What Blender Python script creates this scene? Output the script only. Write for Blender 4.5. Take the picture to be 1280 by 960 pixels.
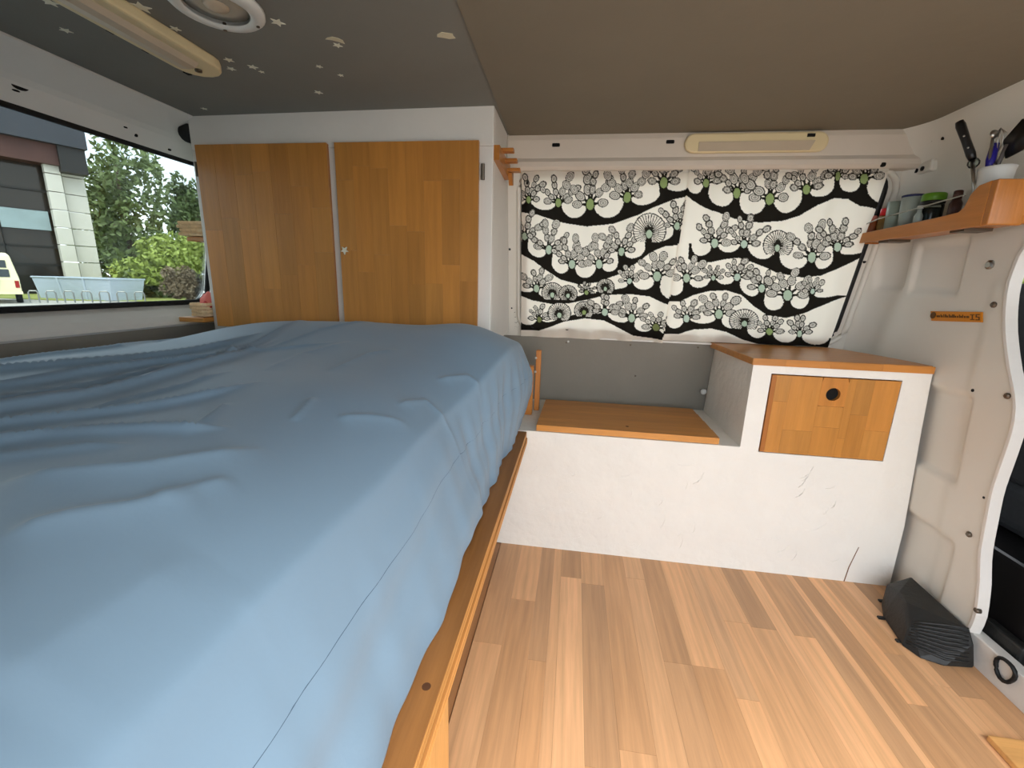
import bpy, bmesh, math, random
import numpy as np
from mathutils import Vector, Matrix
random.seed(7); rng = np.random.default_rng(7)
for o in list(bpy.data.objects): bpy.data.objects.remove(o, do_unlink=True)
SC = bpy.context.scene
COL = SC.collection
# ---------------------------------------------------------------- camera
CH = 0.86
F, YAW, PIT, ROL = 532.96, 0.1381, -0.2308, 0.0297
cy, sy = math.cos(YAW), math.sin(YAW)
FW = Vector((-sy*math.cos(PIT), cy*math.cos(PIT), math.sin(PIT)))
R0 = Vector((cy, sy, 0)); U0 = R0.cross(FW)
RV = math.cos(ROL)*R0 + math.sin(ROL)*U0
UV = -math.sin(ROL)*R0 + math.cos(ROL)*U0
cam = bpy.data.cameras.new('camera'); cam.sensor_width = 36; cam.lens = F/1280*36; cam.clip_start = .01; cam.clip_end = 600
co = bpy.data.objects.new('camera', cam); COL.objects.link(co); SC.camera = co
M = Matrix((RV, UV, -FW)).transposed().to_4x4(); M.translation = (0, 0, CH); co.matrix_world = M
def pix(px, py, ax, v):
    """photo pixel -> point on the plane coordinate[ax] = v"""
    d = FW + (px-640)/F*RV - (py-480)/F*UV
    c = Vector((0, 0, CH)); return c + d*((v-c[ax])/d[ax])
# ---------------------------------------------------------------- world, light, exposure
SC.view_settings.view_transform = 'Standard'; SC.view_settings.look = 'None'
SC.view_settings.gamma = 1; SC.view_settings.use_curve_mapping = False
SC.view_settings.exposure = 1.75
W = bpy.data.worlds.new('overcast_sky'); SC.world = W; W.use_nodes = True
nt = W.node_tree; bg = nt.nodes['Background']
tc = nt.nodes.new('ShaderNodeTexCoord'); nz = nt.nodes.new('ShaderNodeTexNoise'); rp = nt.nodes.new('ShaderNodeValToRGB')
nz.inputs['Scale'].default_value = 3; nz.inputs['Detail'].default_value = 5
rp.color_ramp.elements[0].position = .38; rp.color_ramp.elements[0].color = (.60, .71, .86, 1)
rp.color_ramp.elements[1].position = .62; rp.color_ramp.elements[1].color = (.95, .96, .98, 1)
nt.links.new(tc.outputs['Generated'], nz.inputs['Vector']); nt.links.new(nz.outputs['Fac'], rp.inputs['Fac'])
nt.links.new(rp.outputs['Color'], bg.inputs['Color']); bg.inputs['Strength'].default_value = 1.5
sun = bpy.data.lights.new('sun', 'SUN'); sun.energy = 1.6; sun.angle = math.radians(40); sun.color = (1, .93, .82)
so = bpy.data.objects.new('sun', sun); COL.objects.link(so)
so.rotation_euler = Vector((-.30, .55, -1)).to_track_quat('-Z', 'Y').to_euler()

# ---------------------------------------------------------------- helpers
def lin(c):
    return tuple(((x/255/12.92) if x/255 <= .04045 else ((x/255+.055)/1.055)**2.4) for x in c) + (1,)
MATS = {}
def mat(name, rgb, rough=.6, var=.0, scale=8, stretch=(1, 1, 1), bump=0, bscale=40, metal=0, spec=.4, tint=False, dark=None, coat=0, sheen=0):
    m = bpy.data.materials.new(name); m.use_nodes = True; MATS[name] = m
    t = m.node_tree; n = t.nodes; l = t.links; b = n['Principled BSDF']
    b.inputs['Roughness'].default_value = rough; b.inputs['Metallic'].default_value = metal
    b.inputs['Specular IOR Level'].default_value = spec
    b.inputs['Coat Weight'].default_value = coat; b.inputs['Coat Roughness'].default_value = .15
    if sheen: b.inputs['Sheen Weight'].default_value = sheen
    c1 = lin(rgb); c2 = lin(dark) if dark else tuple(x*(1-var) for x in c1[:3])+(1,)
    out = None
    co_ = n.new('ShaderNodeTexCoord'); vec = co_.outputs['Object']
    if tint:
        oi = n.new('ShaderNodeObjectInfo'); mu = n.new('ShaderNodeVectorMath'); mu.operation = 'MULTIPLY_ADD'
        mu.inputs[1].default_value = (1, 1, 1); cb = n.new('ShaderNodeCombineXYZ')
        ml = n.new('ShaderNodeMath'); ml.operation = 'MULTIPLY'; ml.inputs[1].default_value = 37
        l.new(oi.outputs['Random'], ml.inputs[0])
        for k in range(3): l.new(ml.outputs[0], cb.inputs[k])
        l.new(vec, mu.inputs[0]); l.new(cb.outputs[0], mu.inputs[2]); vec = mu.outputs[0]
    if var or dark or bump:
        mp = n.new('ShaderNodeMapping'); mp.inputs['Scale'].default_value = stretch; l.new(vec, mp.inputs['Vector'])
    if var or dark:
        no = n.new('ShaderNodeTexNoise'); no.inputs['Scale'].default_value = scale; no.inputs['Detail'].default_value = 6; no.inputs['Roughness'].default_value = .6
        l.new(mp.outputs[0], no.inputs['Vector'])
        r = n.new('ShaderNodeValToRGB'); r.color_ramp.elements[0].position = .3; r.color_ramp.elements[1].position = .66
        r.color_ramp.elements[0].color = c2; r.color_ramp.elements[1].color = c1
        l.new(no.outputs['Fac'], r.inputs['Fac']); out = r.outputs['Color']
    if tint:
        mx = n.new('ShaderNodeMix'); mx.data_type = 'RGBA'; mx.blend_type = 'MULTIPLY'; mx.inputs[0].default_value = 1
        if out: l.new(out, mx.inputs[6])
        else: mx.inputs[6].default_value = c1
        l.new(oi.outputs['Color'], mx.inputs[7]); out = mx.outputs[2]
    if out: l.new(out, b.inputs['Base Color'])
    else: b.inputs['Base Color'].default_value = c1
    if bump:
        nb = n.new('ShaderNodeTexNoise'); nb.inputs['Scale'].default_value = bscale; nb.inputs['Detail'].default_value = 4
        l.new(mp.outputs[0], nb.inputs['Vector'])
        bp = n.new('ShaderNodeBump'); bp.inputs['Strength'].default_value = bump; bp.inputs['Distance'].default_value = .01
        l.new(nb.outputs['Fac'], bp.inputs['Height']); l.new(bp.outputs[0], b.inputs['Normal'])
    return m
def glass(name, tintc, gloss=.06, rough=.02):
    m = bpy.data.materials.new(name); m.use_nodes = True; t = m.node_tree; n = t.nodes; l = t.links
    for x in list(n): n.remove(x)
    o = n.new('ShaderNodeOutputMaterial'); tr = n.new('ShaderNodeBsdfTransparent'); gl = n.new('ShaderNodeBsdfGlossy')
    tr.inputs['Color'].default_value = tuple(tintc)+(1,); gl.inputs['Roughness'].default_value = rough
    mx = n.new('ShaderNodeMixShader'); fr = n.new('ShaderNodeFresnel'); fr.inputs['IOR'].default_value = 1.35
    l.new(fr.outputs[0], mx.inputs[0]); l.new(tr.outputs[0], mx.inputs[1]); l.new(gl.outputs[0], mx.inputs[2]); l.new(mx.outputs[0], o.inputs[0])
    MATS[name] = m; return m
GX, GY, GZ = (2.2, 28, 28), (28, 2.2, 28), (28, 28, 2.2)
mat('white_paint', (224, 220, 212), .5, .06, 5, bump=.25, bscale=14)
mat('plaster', (240, 236, 226), .6, .04, 7, bump=.6, bscale=20)
mat('van_metal', (222, 217, 205), .38, .05, 3)
mat('rear_metal', (224, 222, 215), .38, .06, 3)
mat('header_metal', (214, 203, 188), .4, .08, 4)
mat('grey_panel', (134, 129, 118), .7, .07, 6, bump=.1, bscale=60)
mat('ceiling_paint', (126, 125, 118), .75, .08, 3, bump=.1, bscale=30)
mat('ceiling_front', (128, 120, 104), .75, .08, 3, bump=.1, bscale=30)
for nm, st in (('x', GX), ('y', GY), ('z', GZ)):
    mat('varnish_'+nm, (200, 136, 62), .38, .22, 1.6, st, .08, 6, tint=True, coat=.25)
    mat('floorwood_'+nm, (228, 176, 128), .42, .25, 1.5, tuple(v*1.7 if v > 5 else v for v in st), .05, 6, tint=True, coat=.1)
    mat('pine_'+nm, (214, 160, 96), .55, .3, 1.4, st, .1, 6, tint=True)
mat('dark_base', (128, 94, 62), .8, .2, 10)
mat('black_plastic', (36, 36, 34), .5, .15, 30, bump=.15, bscale=90)
mat('black_rubber', (18, 18, 18), .6)
mat('black_gloss', (22, 20, 20), .3)
mat('knotwood', (92, 56, 30), .7, .2, 60)
mat('hole', (10, 9, 8), .9)
mat('beige_plastic', (226, 208, 164), .45, .06, 5)
mat('diffuser', (196, 180, 156), .35, .06, 20)
mat('lens', (176, 172, 158), .12, .1, 30)
mat('white_plastic', (212, 212, 206), .4)
mat('metal', (180, 178, 172), .3, metal=1)
mat('hinge', (110, 100, 88), .4, metal=.8)
mat('sheet', (120, 146, 166), .62, .05, 4, bump=.02, bscale=200, sheen=.15)
mat('thread', (58, 78, 96), .8)
mat('sticker', (226, 224, 205), .6)
mat('patch', (206, 198, 170), .7)
mat('orange_sticker', (214, 134, 16), .45, .08, 20)
mat('ink', (96, 60, 10), .6)
mat('wicker', (246, 218, 172), .7, .3, 60)
mat('red', (196, 30, 36), .4); mat('pinkcloth', (238, 130, 118), .7, .2, 20)
mat('spice', (140, 72, 30), .5, .4, 40); mat('spice2', (128, 92, 30), .5, .4, 40); mat('pinklid', (176, 104, 88), .5)
mat('cup_green', (150, 164, 152), .35); mat('cup_grey', (168, 178, 170), .35); mat('navy', (44, 48, 92), .5)
mat('lime', (92, 140, 30), .4); mat('darkjar', (40, 44, 44), .2); mat('brownjar', (76, 44, 36), .3)
mat('bluepen', (42, 34, 130), .3); mat('greyplastic', (96, 90, 86), .4)
mat('seatcloth', (52, 54, 56), .85, .2, 60); mat('seatdark', (26, 26, 28), .7)
mat('asphalt', (176, 172, 166), .9, .15, .6); mat('lawn', (150, 156, 84), .9, .3, .9)
mat('concrete', (206, 202, 192), .85, .1, .5); mat('beam_brown', (78, 48, 42), .6, .25, 1); mat('slate', (50, 54, 62), .5, .2, .6)
mat('dark_glass', (44, 40, 36), .12, .4, .25); mat('mullion', (28, 28, 28), .5); mat('signboard', (150, 168, 172), .4, .2, 1.2)
mat('skip_grey', (168, 180, 192), .5, .08, 1); mat('galv', (140, 142, 140), .4, metal=.7)
mat('car_cream', (232, 224, 184), .3); mat('car_glass', (52, 58, 62), .1); mat('tyre', (24, 24, 24), .8); mat('taillight', (150, 24, 20), .3)
mat('bark', (84, 70, 54), .9, .3, 6)
for nm, c in (('leaf_dark', (96, 114, 68)), ('leaf_mid', (118, 134, 84)), ('leaf_lime', (158, 174, 84)), ('leaf_dry', (132, 116, 92)), ('leaf_grey', (120, 118, 110))):
    mat(nm, c, .6, .45, 1.3)
glass('dimming_pane', (.62, .66, .65)); glass('clear_pane', (.85, .88, .87)); glass('jar_glass', (.75, .8, .78))  # rear pane gets an added tint that dims the bright outdoors
# curtain: printed cotton, colour from the mesh's own colour attribute; lets some daylight through
m = bpy.data.materials.new('printed_cotton'); m.use_nodes = True; MATS['printed_cotton'] = m
t = m.node_tree; at = t.nodes.new('ShaderNodeAttribute'); at.attribute_name = 'print'
b = t.nodes['Principled BSDF']; b.inputs['Roughness'].default_value = .85; b.inputs['Specular IOR Level'].default_value = .1
tl = t.nodes.new('ShaderNodeBsdfTranslucent'); mx = t.nodes.new('ShaderNodeMixShader'); mx.inputs[0].default_value = .35
t.links.new(at.outputs['Color'], b.inputs['Base Color']); t.links.new(at.outputs['Color'], tl.inputs['Color'])
t.links.new(b.outputs[0], mx.inputs[1]); t.links.new(tl.outputs[0], mx.inputs[2]); t.links.new(mx.outputs[0], t.nodes['Material Output'].inputs[0])

def link(o, parent=None):
    COL.objects.link(o)
    if parent is not None:
        o.parent = parent
        o.matrix_parent_inverse = Matrix.Translation(-BASE.get(parent.name, Vector((0, 0, 0))))
    return o
BASE = {}
def thing(name, label, cat, loc, group=None):
    o = bpy.data.objects.new(name, None); COL.objects.link(o); o.location = loc; o.empty_display_size = .05
    BASE[o.name] = Vector(loc)
    o['label'] = label; o['category'] = cat
    if group: o['group'] = group
    return o
def tag(o, label, cat, group=None):
    o['label'] = label; o['category'] = cat
    if group: o['group'] = group
    return o
def struct(o, label=None):
    o['kind'] = 'structure'
    if label: o['label'] = label
    return o
def obj(name, bm, m, parent=None, smooth=False, bevel=0, seg=2, color=None, label=None):
    me = bpy.data.meshes.new(name)
    bmesh.ops.recalc_face_normals(bm, faces=bm.faces)
    bm.to_mesh(me); bm.free()
    return mobj(name, me, m, parent, smooth, bevel, seg, color, label)
def mobj(name, me, m, parent=None, smooth=False, bevel=0, seg=2, color=None, label=None):
    o = bpy.data.objects.new(name, me); link(o, parent)
    if m: me.materials.append(MATS[m])
    if smooth: me.polygons.foreach_set('use_smooth', [True]*len(me.polygons))
    if bevel:
        bv = o.modifiers.new('bevel', 'BEVEL'); bv.width = bevel; bv.segments = seg; bv.limit_method = 'ANGLE'
        bv.angle_limit = math.radians(40); bv.harden_normals = False
    if color: o.color = tuple(color)+(1,) if len(color) == 3 else color
    if label: o['label'] = label
    return o
def box(bm, x0, x1, y0, y1, z0, z1):
    v = [bm.verts.new(p) for p in ((x0, y0, z0), (x1, y0, z0), (x1, y1, z0), (x0, y1, z0), (x0, y0, z1), (x1, y0, z1), (x1, y1, z1), (x0, y1, z1))]
    for f in ((0, 3, 2, 1), (4, 5, 6, 7), (0, 1, 5, 4), (1, 2, 6, 5), (2, 3, 7, 6), (3, 0, 4, 7)): bm.faces.new([v[i] for i in f])
    return v
def B(*a):
    bm = bmesh.new(); box(bm, *a); return bm
def prism(bm, pts, d):
    """closed polygon of 3D points pushed along vector d"""
    d = Vector(d); a = [bm.verts.new(p) for p in pts]; b2 = [bm.verts.new(Vector(p)+d) for p in pts]
    bm.faces.new(a); bm.faces.new(b2[::-1]); n = len(a)
    for i in range(n): bm.faces.new([a[i], b2[i], b2[(i+1) % n], a[(i+1) % n]])
def strip(bm, A, Bp):
    a = [bm.verts.new(p) for p in A]; b2 = [bm.verts.new(p) for p in Bp]
    for i in range(len(a)-1): bm.faces.new([a[i], a[i+1], b2[i+1], b2[i]])
def tube(bm, pts, r, n=8, closed=False):
    pts = [Vector(p) for p in pts]; N = len(pts); rings = []
    rr = r if isinstance(r, (list, tuple)) else [r]*N
    for i, p in enumerate(pts):
        a = pts[(i-1) % N] if (i or closed) else p; c = pts[(i+1) % N] if (i < N-1 or closed) else p
        d = (c-a).normalized(); ref = Vector((0, 0, 1)) if abs(d.z) < .9 else Vector((1, 0, 0))
        s = d.cross(ref).normalized(); u = s.cross(d)
        rings.append([bm.verts.new(p+(s*math.cos(2*math.pi*k/n)+u*math.sin(2*math.pi*k/n))*rr[i]) for k in range(n)])
    for i in range(N if closed else N-1):
        A, C = rings[i], rings[(i+1) % N]
        for k in range(n): bm.faces.new([A[k], A[(k+1) % n], C[(k+1) % n], C[k]])
    if not closed: bm.faces.new(rings[0][::-1]); bm.faces.new(rings[-1])
def T(pts, r, n=8, closed=False):
    bm = bmesh.new(); tube(bm, pts, r, n, closed); return bm
def lathe(bm, prof, c, n=24, axis=(0, 0, 1), close=True):
    """profile [(r,h)] turned about an axis through c"""
    ax = Vector(axis).normalized(); ref = Vector((0, 0, 1)) if abs(ax.z) < .9 else Vector((1, 0, 0))
    s = ax.cross(ref).normalized(); u = ax.cross(s); c = Vector(c); rings = []
    for r, h in prof:
        rings.append([bm.verts.new(c+ax*h+(s*math.cos(2*math.pi*k/n)+u*math.sin(2*math.pi*k/n))*max(r, 1e-4)) for k in range(n)])
    for A, C in zip(rings, rings[1:]):
        for k in range(n): bm.faces.new([A[k], A[(k+1) % n], C[(k+1) % n], C[k]])
    if close: bm.faces.new(rings[0][::-1]); bm.faces.new(rings[-1])
def L(prof, c, n=24, axis=(0, 0, 1), close=True):
    bm = bmesh.new(); lathe(bm, prof, c, n, axis, close); return bm
def hull(pts):
    bm = bmesh.new()
    for p in pts: bm.verts.new(p)
    r = bmesh.ops.convex_hull(bm, input=bm.verts); 
    bmesh.ops.delete(bm, geom=list({g for g in r['geom_unused'] + r['geom_interior'] if isinstance(g, bmesh.types.BMVert)}), context='VERTS')
    bmesh.ops.dissolve_limit(bm, angle_limit=.02, verts=bm.verts, edges=bm.edges)
    return bm
def grid_mesh(name, P, mask=None):
    """P: (nu,nv,3) array -> mesh"""
    nu, nv = P.shape[:2]; me = bpy.data.meshes.new(name)
    idx = np.arange(nu*nv).reshape(nu, nv)
    q = np.stack([idx[:-1, :-1], idx[1:, :-1], idx[1:, 1:], idx[:-1, 1:]], -1).reshape(-1, 4)
    me.vertices.add(nu*nv); me.vertices.foreach_set('co', P.reshape(-1).astype(np.float32))
    me.loops.add(q.size); me.loops.foreach_set('vertex_index', q.reshape(-1).astype(np.int32))
    me.polygons.add(len(q)); me.polygons.foreach_set('loop_start', np.arange(0, q.size, 4, dtype=np.int32))
    me.update(calc_edges=True); me.validate(); return me
def sm(x): x = np.clip(x, 0, 1); return x*x*(3-2*x)
def smf(x): x = min(1, max(0, x)); return x*x*(3-2*x)
def tone(lo=.78, hi=1.06, warm=.04):
    k = random.uniform(lo, hi); w = random.uniform(-warm, warm); return (k*(1+w), k, k*(1-1.6*w))

# ================================================================ THE VAN SHELL
XR, XB = -1.29, 1.0           # rear door plane, bulkhead plane
ZC = 1.318                    # ceiling
def yw(z):                    # inner face of the far side wall
    return float(np.interp(z, [0, .41, .665, 1.0, 1.22, 1.32], [1.685, 1.675, 1.63, 1.548, 1.497, 1.472]))
def xb(z):                    # bulkhead plane leans a little
    return float(np.interp(z, [0, .2, .6, 1.0, 1.24, 1.32], [1.0, .998, .97, .962, .958, .945]))
# floor -----------------------------------------------------------
floor = struct(obj('floor', B(-1.40, 1.9, -.12, 1.72, -.06, -.012), 'dark_base'), 'van floor laid with strips of light wood')
edges = [-.198, -.126, -.058, -.015, .009, .07, .136, .205, .261, .324, .398, .446, .511, .574, .612, .662, .704, .721, .766, .807, .855, .895, .945, 1.0]
segs = [[(.86, .92), (0, 1)], [(1.02, 1.02), (.45, .86), (0, 1)], [(.83, .86), (0, .94)], [(.55, 1.0), (0, .9)], [(1.14, .82), (0, 1.14)],
        [(1.12, .98), (.62, .84), (0, .92)], [(.66, .9), (0, 1)], [(1.17, 1.04), (.62, 1.0), (0, .95)], [(.88, .86), (.3, .9), (0, 1)],
        [(.88, 1.05), (.35, .9), (0, 1)], [(.81, .99), (0, 1.08)], [(1.04, 1.0), (.5, 1.0), (0, .9)], [(1.03, .82), (0, .98)], [(.4, 1.12), (0, .95)],
        [(1.02, .9), (.3, 1.12), (0, .95)], [(.3, .88), (0, .95)], [(.2, 1.14), (0, 1)], [(.5, .84), (0, .9)], [(.86, 1.1), (.3, .9), (0, 1)],
        [(1.0, .92), (.25, .88), (0, 1)], [(.92, 1.1), (.4, 1.05), (0, .9)], [(.9, .84), (.6, 1.02), (0, .9)], [(.8, .9), (0, .86)]]
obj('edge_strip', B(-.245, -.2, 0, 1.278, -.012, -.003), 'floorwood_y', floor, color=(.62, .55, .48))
for i, sg in enumerate(segs):
    ytop = 1.278
    for (yb, k) in sg:
        bm = B(edges[i]+.00015, edges[i+1]-.00015, yb+.0002, ytop-.0002, -.012, random.uniform(-.00012, .00006))
        w = random.uniform(-.03, .03); k = 1.02+(k-1)*1.45
        obj('plank', bm, 'floorwood_y', floor, color=(k*(1+w), k, k*(1-1.5*w)))
        ytop = yb
# ceiling -----------------------------------------------------------
ceiling = struct(obj('ceiling', B(-1.35, 1.95, -.1, 1.70, ZC+.012, ZC+.07), 'ceiling_paint'), 'dark grey painted van ceiling')
bm = bmesh.new(); prism(bm, [(-1.142, -.1, ZC-.006), (-.2085, -.1, ZC), (-.2085, -.1, ZC+.014), (-1.142, -.1, ZC+.014)], (0, 1.60, 0))
for v in bm.verts:
    if v.co.x > -.5 and v.co.y > 1: v.co.x -= .028
obj('panel', bm, 'ceiling_paint', ceiling)
bm = bmesh.new(); prism(bm, [(-.209, -.1, ZC-.003), (.95, -.1, ZC-.004), (1.9, -.1, ZC-.01), (1.9, -.1, ZC+.014), (-.209, -.1, ZC+.014)], (0, 1.60, 0))
for v in bm.verts:
    if v.co.x < 0 and v.co.y > 1: v.co.x -= .028
obj('panel', bm, 'ceiling_front', ceiling)
for (px, py, w, h, a) in ((420, 50, .034, .010, .5), (558, 47, .034, .014, .05)):
    p = pix(px, py, 2, ZC-.004); bm = bmesh.new(); pts = []
    for k in range(9):
        an = 2*math.pi*k/9; x_ = math.cos(an)*w*.5*(1+.25*math.sin(3*an+px)); y_ = math.sin(an)*h*.8*(1+.3*math.cos(2*an+px))
        if px == 420: y_ += .35*abs(x_)
        pts.append((p.x+x_*math.cos(a)-y_*math.sin(a), p.y+x_*math.sin(a)+y_*math.cos(a), ZC-.006+.006*(p.x+1.142)/.933-.0008))
    prism(bm, pts, (0, 0, .004)); obj('paint_patch', bm, 'patch', ceiling)
# far side wall: white sheet metal with a window opening -----------------------------------------------------------
WX0, WX1, WZ0, WZ1 = -.185, .885, .70, 1.205
bm = bmesh.new()
def wallquad(x0, x1, z0, z1, n=6, off=0):
    zs = np.linspace(z0, z1, n)
    A = [(x0, yw(z)+off, z) for z in zs]; C = [(x1, yw(z)+off, z) for z in zs]; strip(bm, A, C)
    strip(bm, [(x0, yw(z)+off+.05, z) for z in zs], [(x1, yw(z)+off+.05, z) for z in zs])
wallquad(XR-.03, WX0, .0, ZC+.02, 12); wallquad(WX1, XB+.06, .0, ZC+.02, 12)
wallquad(WX0, WX1, 0, WZ0, 8); wallquad(WX0, WX1, WZ1, ZC+.02, 4)
for (a, c) in (((WX0, WZ0), (WX1, WZ0)), ((WX0, WZ1), (WX1, WZ1)), ((WX0, WZ0), (WX0, WZ1)), ((WX1, WZ0), (WX1, WZ1))):
    strip(bm, [(a[0], yw(a[1]), a[1]), (a[0], yw(a[1])+.05, a[1])], [(c[0], yw(c[1]), c[1]), (c[0], yw(c[1])+.05, c[1])])
wall_far = struct(obj('wall_far', bm, 'van_metal'), 'white sheet metal side wall of the van')
# grey lower panel of the far wall
bm = bmesh.new(); zs = [.3, .41, .5, .6, .667]
prism(bm, [(XR+.02, yw(z)-.008, z) for z in zs] + [(XR+.02, yw(z)-.001, z) for z in zs[::-1]], (XB-.06-XR, 0, 0))
gp = obj('panel', bm, 'grey_panel', wall_far)
for (px, py) in ((708, 428), (788, 431), (872, 434), (795, 471)):
    p = pix(px, py, 1, 1.628); p.y = yw(p.z)-.008
    obj('screw', L([(.0035, 0), (.0035, .002), (.002, .003)], p, 10, (0, -1, 0)), 'hinge', gp)
p = pix(709, 427, 1, 1.62); p.y = yw(p.z)-.008
obj('screw', L([(.004, 0), (.004, .002), (.002, .003)], p+Vector((.004, 0, 0)), 10, (0, -1, 0)), 'white_plastic', gp)
# beam over the window
bm = bmesh.new()
prof = [(1.474, ZC+.01), (1.468, 1.30), (1.470, 1.248), (1.462, 1.236), (1.462, 1.222), (1.470, 1.212), (1.53, 1.212), (1.53, ZC+.01)]
prism(bm, [(-.243, y, z) for y, z in prof], (1.243, 0, 0))
header = obj('beam', bm, 'header_metal', wall_far, bevel=.004)
for (px, py, w) in ((695, 181, .013), (838, 177, .013), (1103, 206, .007)):
    p = pix(px, py, 1, 1.467)
    obj('slot', B(p.x-w, p.x+w, 1.460 if py > 200 else 1.4665, 1.475, p.z-.006, p.z+.006), 'hole', header, bevel=.004)
# raised frame round the window: right hand corner and pillar show
bm = bmesh.new()
def rrect(x0, x1, z0, z1, r, n=6):
    o = []
    for cx, cz, a0 in ((x1-r, z1-r, 0), (x0+r, z1-r, 90), (x0+r, z0+r, 180), (x1-r, z0+r, 270)):
        for k in range(n+1):
            a = math.radians(a0+90*k/n); o.append((cx+r*math.cos(a), cz+r*math.sin(a)))
    return o
fr = rrect(WX0-.02, WX1+.035, WZ0-.012, WZ1+.01, .06); tube(bm, [(x, yw(z)-.001, z) for x, z in fr], .009, 8, True)
obj('window_surround', bm, 'van_metal', wall_far, smooth=True)
for nm, xs in (('perforated_plate', [(.0, .0)]),):
    bm = bmesh.new()
    for k in range(14):
        x = -.222+.026*random.random(); z = .69+.075*random.random(); lathe(bm, [(.0016, 0), (.0016, .0012)], (x, yw(z)+.0004, z), 6, (0, -1, .2))
    o = obj('perforations', bm, 'hole', wall_far); o['kind'] = 'stuff'
for (px, py, r) in ((637.5, 312, .004), (637.5, 386, .003), (653, 320, .003)):
    p = pix(px, py, 1, 1.56); p.y = yw(p.z)
    obj('bolt', L([(r, 0), (r, .002), (r*.5, .003)], p, 8, (0, -1, .2)), 'hole', wall_far)
window = thing('window_1', 'side window behind the patterned curtains', 'window', (.35, 1.6, WZ0))
del window['category']; window['kind'] = 'structure'
ga = rrect(WX0, WX1, WZ0, WZ1, .05)
obj('gasket', T([(x, yw(z)-.004, z) for x, z in ga], .011, 8, True), 'black_rubber', window, smooth=True)
bm = bmesh.new(); prism(bm, [(x, yw(z)+.018, z) for x, z in ga], (0, .004, 0)); obj('pane', bm, 'clear_pane', window)
# rear door wall -----------------------------------------------------------
RY0, RY1 = .12, 1.40
def rearwall():
    bm = bmesh.new()
    up = [(-1.142, ZC+.004), (-1.145, 1.309), (-1.225, 1.268), (-1.238, 1.258), (-1.245, 1.246), (-1.262, 1.215), (-1.285, 1.213), (-1.32, 1.25), (-1.30, ZC+.05)]
    prism(bm, [(x, -.1, z) for x, z in up], (0, 1.72, 0))
    lo = [(-1.40, .765), (-1.368, .757), (-1.335, .744), (-1.305, .726), (-1.285, .710), (-1.278, .699), (-1.288, .690), (-1.288, .0), (-1.40, 0)]
    prism(bm, [(x, -.1, z) for x, z in lo], (0, 1.78, 0))
    for y0, y1 in ((-.1, RY0), (1.455, 1.68)):
        prism(bm, [(-1.262, y0, 1.216), (-1.352, y0, .756), (-1.39, y0, .756), (-1.30, y0, 1.216)], (0, y1-y0, 0))
    return bm
wall_rear = struct(obj('wall_rear', rearwall(), 'rear_metal'), 'white painted metal of the rear door')
obj('panel', B(-1.289, -1.283, -.05, 1.6, .42, .693), 'grey_panel', wall_rear)
for (px, py, w, h) in ((24, 107, .016, .008), (20, 113, .006, .002), (170, 169, .004, .004), (157, 159, .004, .002), (212, 187, .004, .003)):
    p = pix(px, py, 0, -1.243 if py < 160 or py == 187 else -1.25)
    bm = bmesh.new(); prism(bm, [(p.x-.002+.3*h*math.sin(2*math.pi*k/14), p.y+w*math.cos(2*math.pi*k/14), p.z+h*math.sin(2*math.pi*k/14)) for k in range(14)], (.004, 0, -.001)); obj('slot', bm, 'hole', wall_rear)
rw = thing('window_2', 'rear window with pane darkened to dim the view and a black rubber seal', 'window', (-1.3, .75, .77)); del rw['category']; rw['kind'] = 'structure'
def rx(z): return -1.272-(1.214-z)/(1.214-.763)*.093
rg = rrect(RY0, RY1+.04, .763, 1.214, .05)
obj('seal', T([(rx(z)+.004, y, z) for y, z in rg], .0085, 8, True), 'black_rubber', rw, smooth=True)
bm = bmesh.new(); prism(bm, [(rx(z)-.008, y, z) for y, z in rg], (-.004, 0, 0)); obj('pane', bm, 'dimming_pane', rw)
# near side wall (behind the camera): sliding door opening, unseen rear quarter closed to shade the bed -----------------------------------------------------------
bm = bmesh.new()
box(bm, -1.40, -.13, -.14, -.1, -.3, ZC+.05)
box(bm, -.13, 1.95, -.14, -.1, 1.27, ZC+.06); box(bm, 1.05, 1.12, -.14, -.1, -.3, ZC)
box(bm, -.13, 1.05, -.14, -.1, -.3, -.06); box(bm, 1.12, 1.9, -.14, -.1, -.3, .7)
struct(obj('wall_near', bm, 'van_metal'), 'door side wall of the van with the open sliding door')
# cab in front: far door with window, front with windscreen
bm = bmesh.new()
box(bm, 1.06, 1.9, 1.66, 1.70, -.3, .8); box(bm, 1.8, 1.9, 1.50, 1.70, .8, ZC); box(bm, 1.06, 1.12, 1.50, 1.70, .8, ZC); box(bm, 1.06, 1.9, 1.46, 1.70, 1.25, ZC)
box(bm, 1.9, 1.94, -.14, 1.7, -.3, .78); box(bm, 1.5, 1.9, -.1, 1.66, .55, .74)
struct(obj('wall_cab', bm, 'seatdark'), 'driver cab in front of the bulkhead')
# bulkhead behind the driver's seat -----------------------------------------------------------
def ye(z):   # free edge of the bulkhead
    return float(np.interp(z, [0, .07, .11, .2, .27, .43, .52, .6, .655, .70, .74, .79, .84, .90, .935, .98, 1.04, 1.10, 1.16, 1.32],
                           [1.03, 1.03, 1.02, 1.035, 1.05, 1.055, 1.045, 1.038, 1.052, 1.078, 1.095, 1.115, 1.128, 1.137, 1.138, 1.125, 1.07, .95, .55, .3]))
_z = np.linspace(-.2, 1.5, 341); _y = np.array([ye(v) for v in _z])
for _ in range(30): _y[1:-1] = .25*_y[:-2]+.5*_y[1:-1]+.25*_y[2:]
def ye(z): return float(np.interp(z, _z, _y))
NU, NV = 110, 150
P = np.zeros((NV, NU, 3)); zz = np.linspace(0, ZC+.004, NV)
def emb(y, z, y0, y1, z0, z1, s=.012):
    f = lambda a: sm(a/s+.5)
    return f(y-y0)*f(y1-y)*f(z-z0)*f(z1-z)
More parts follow.
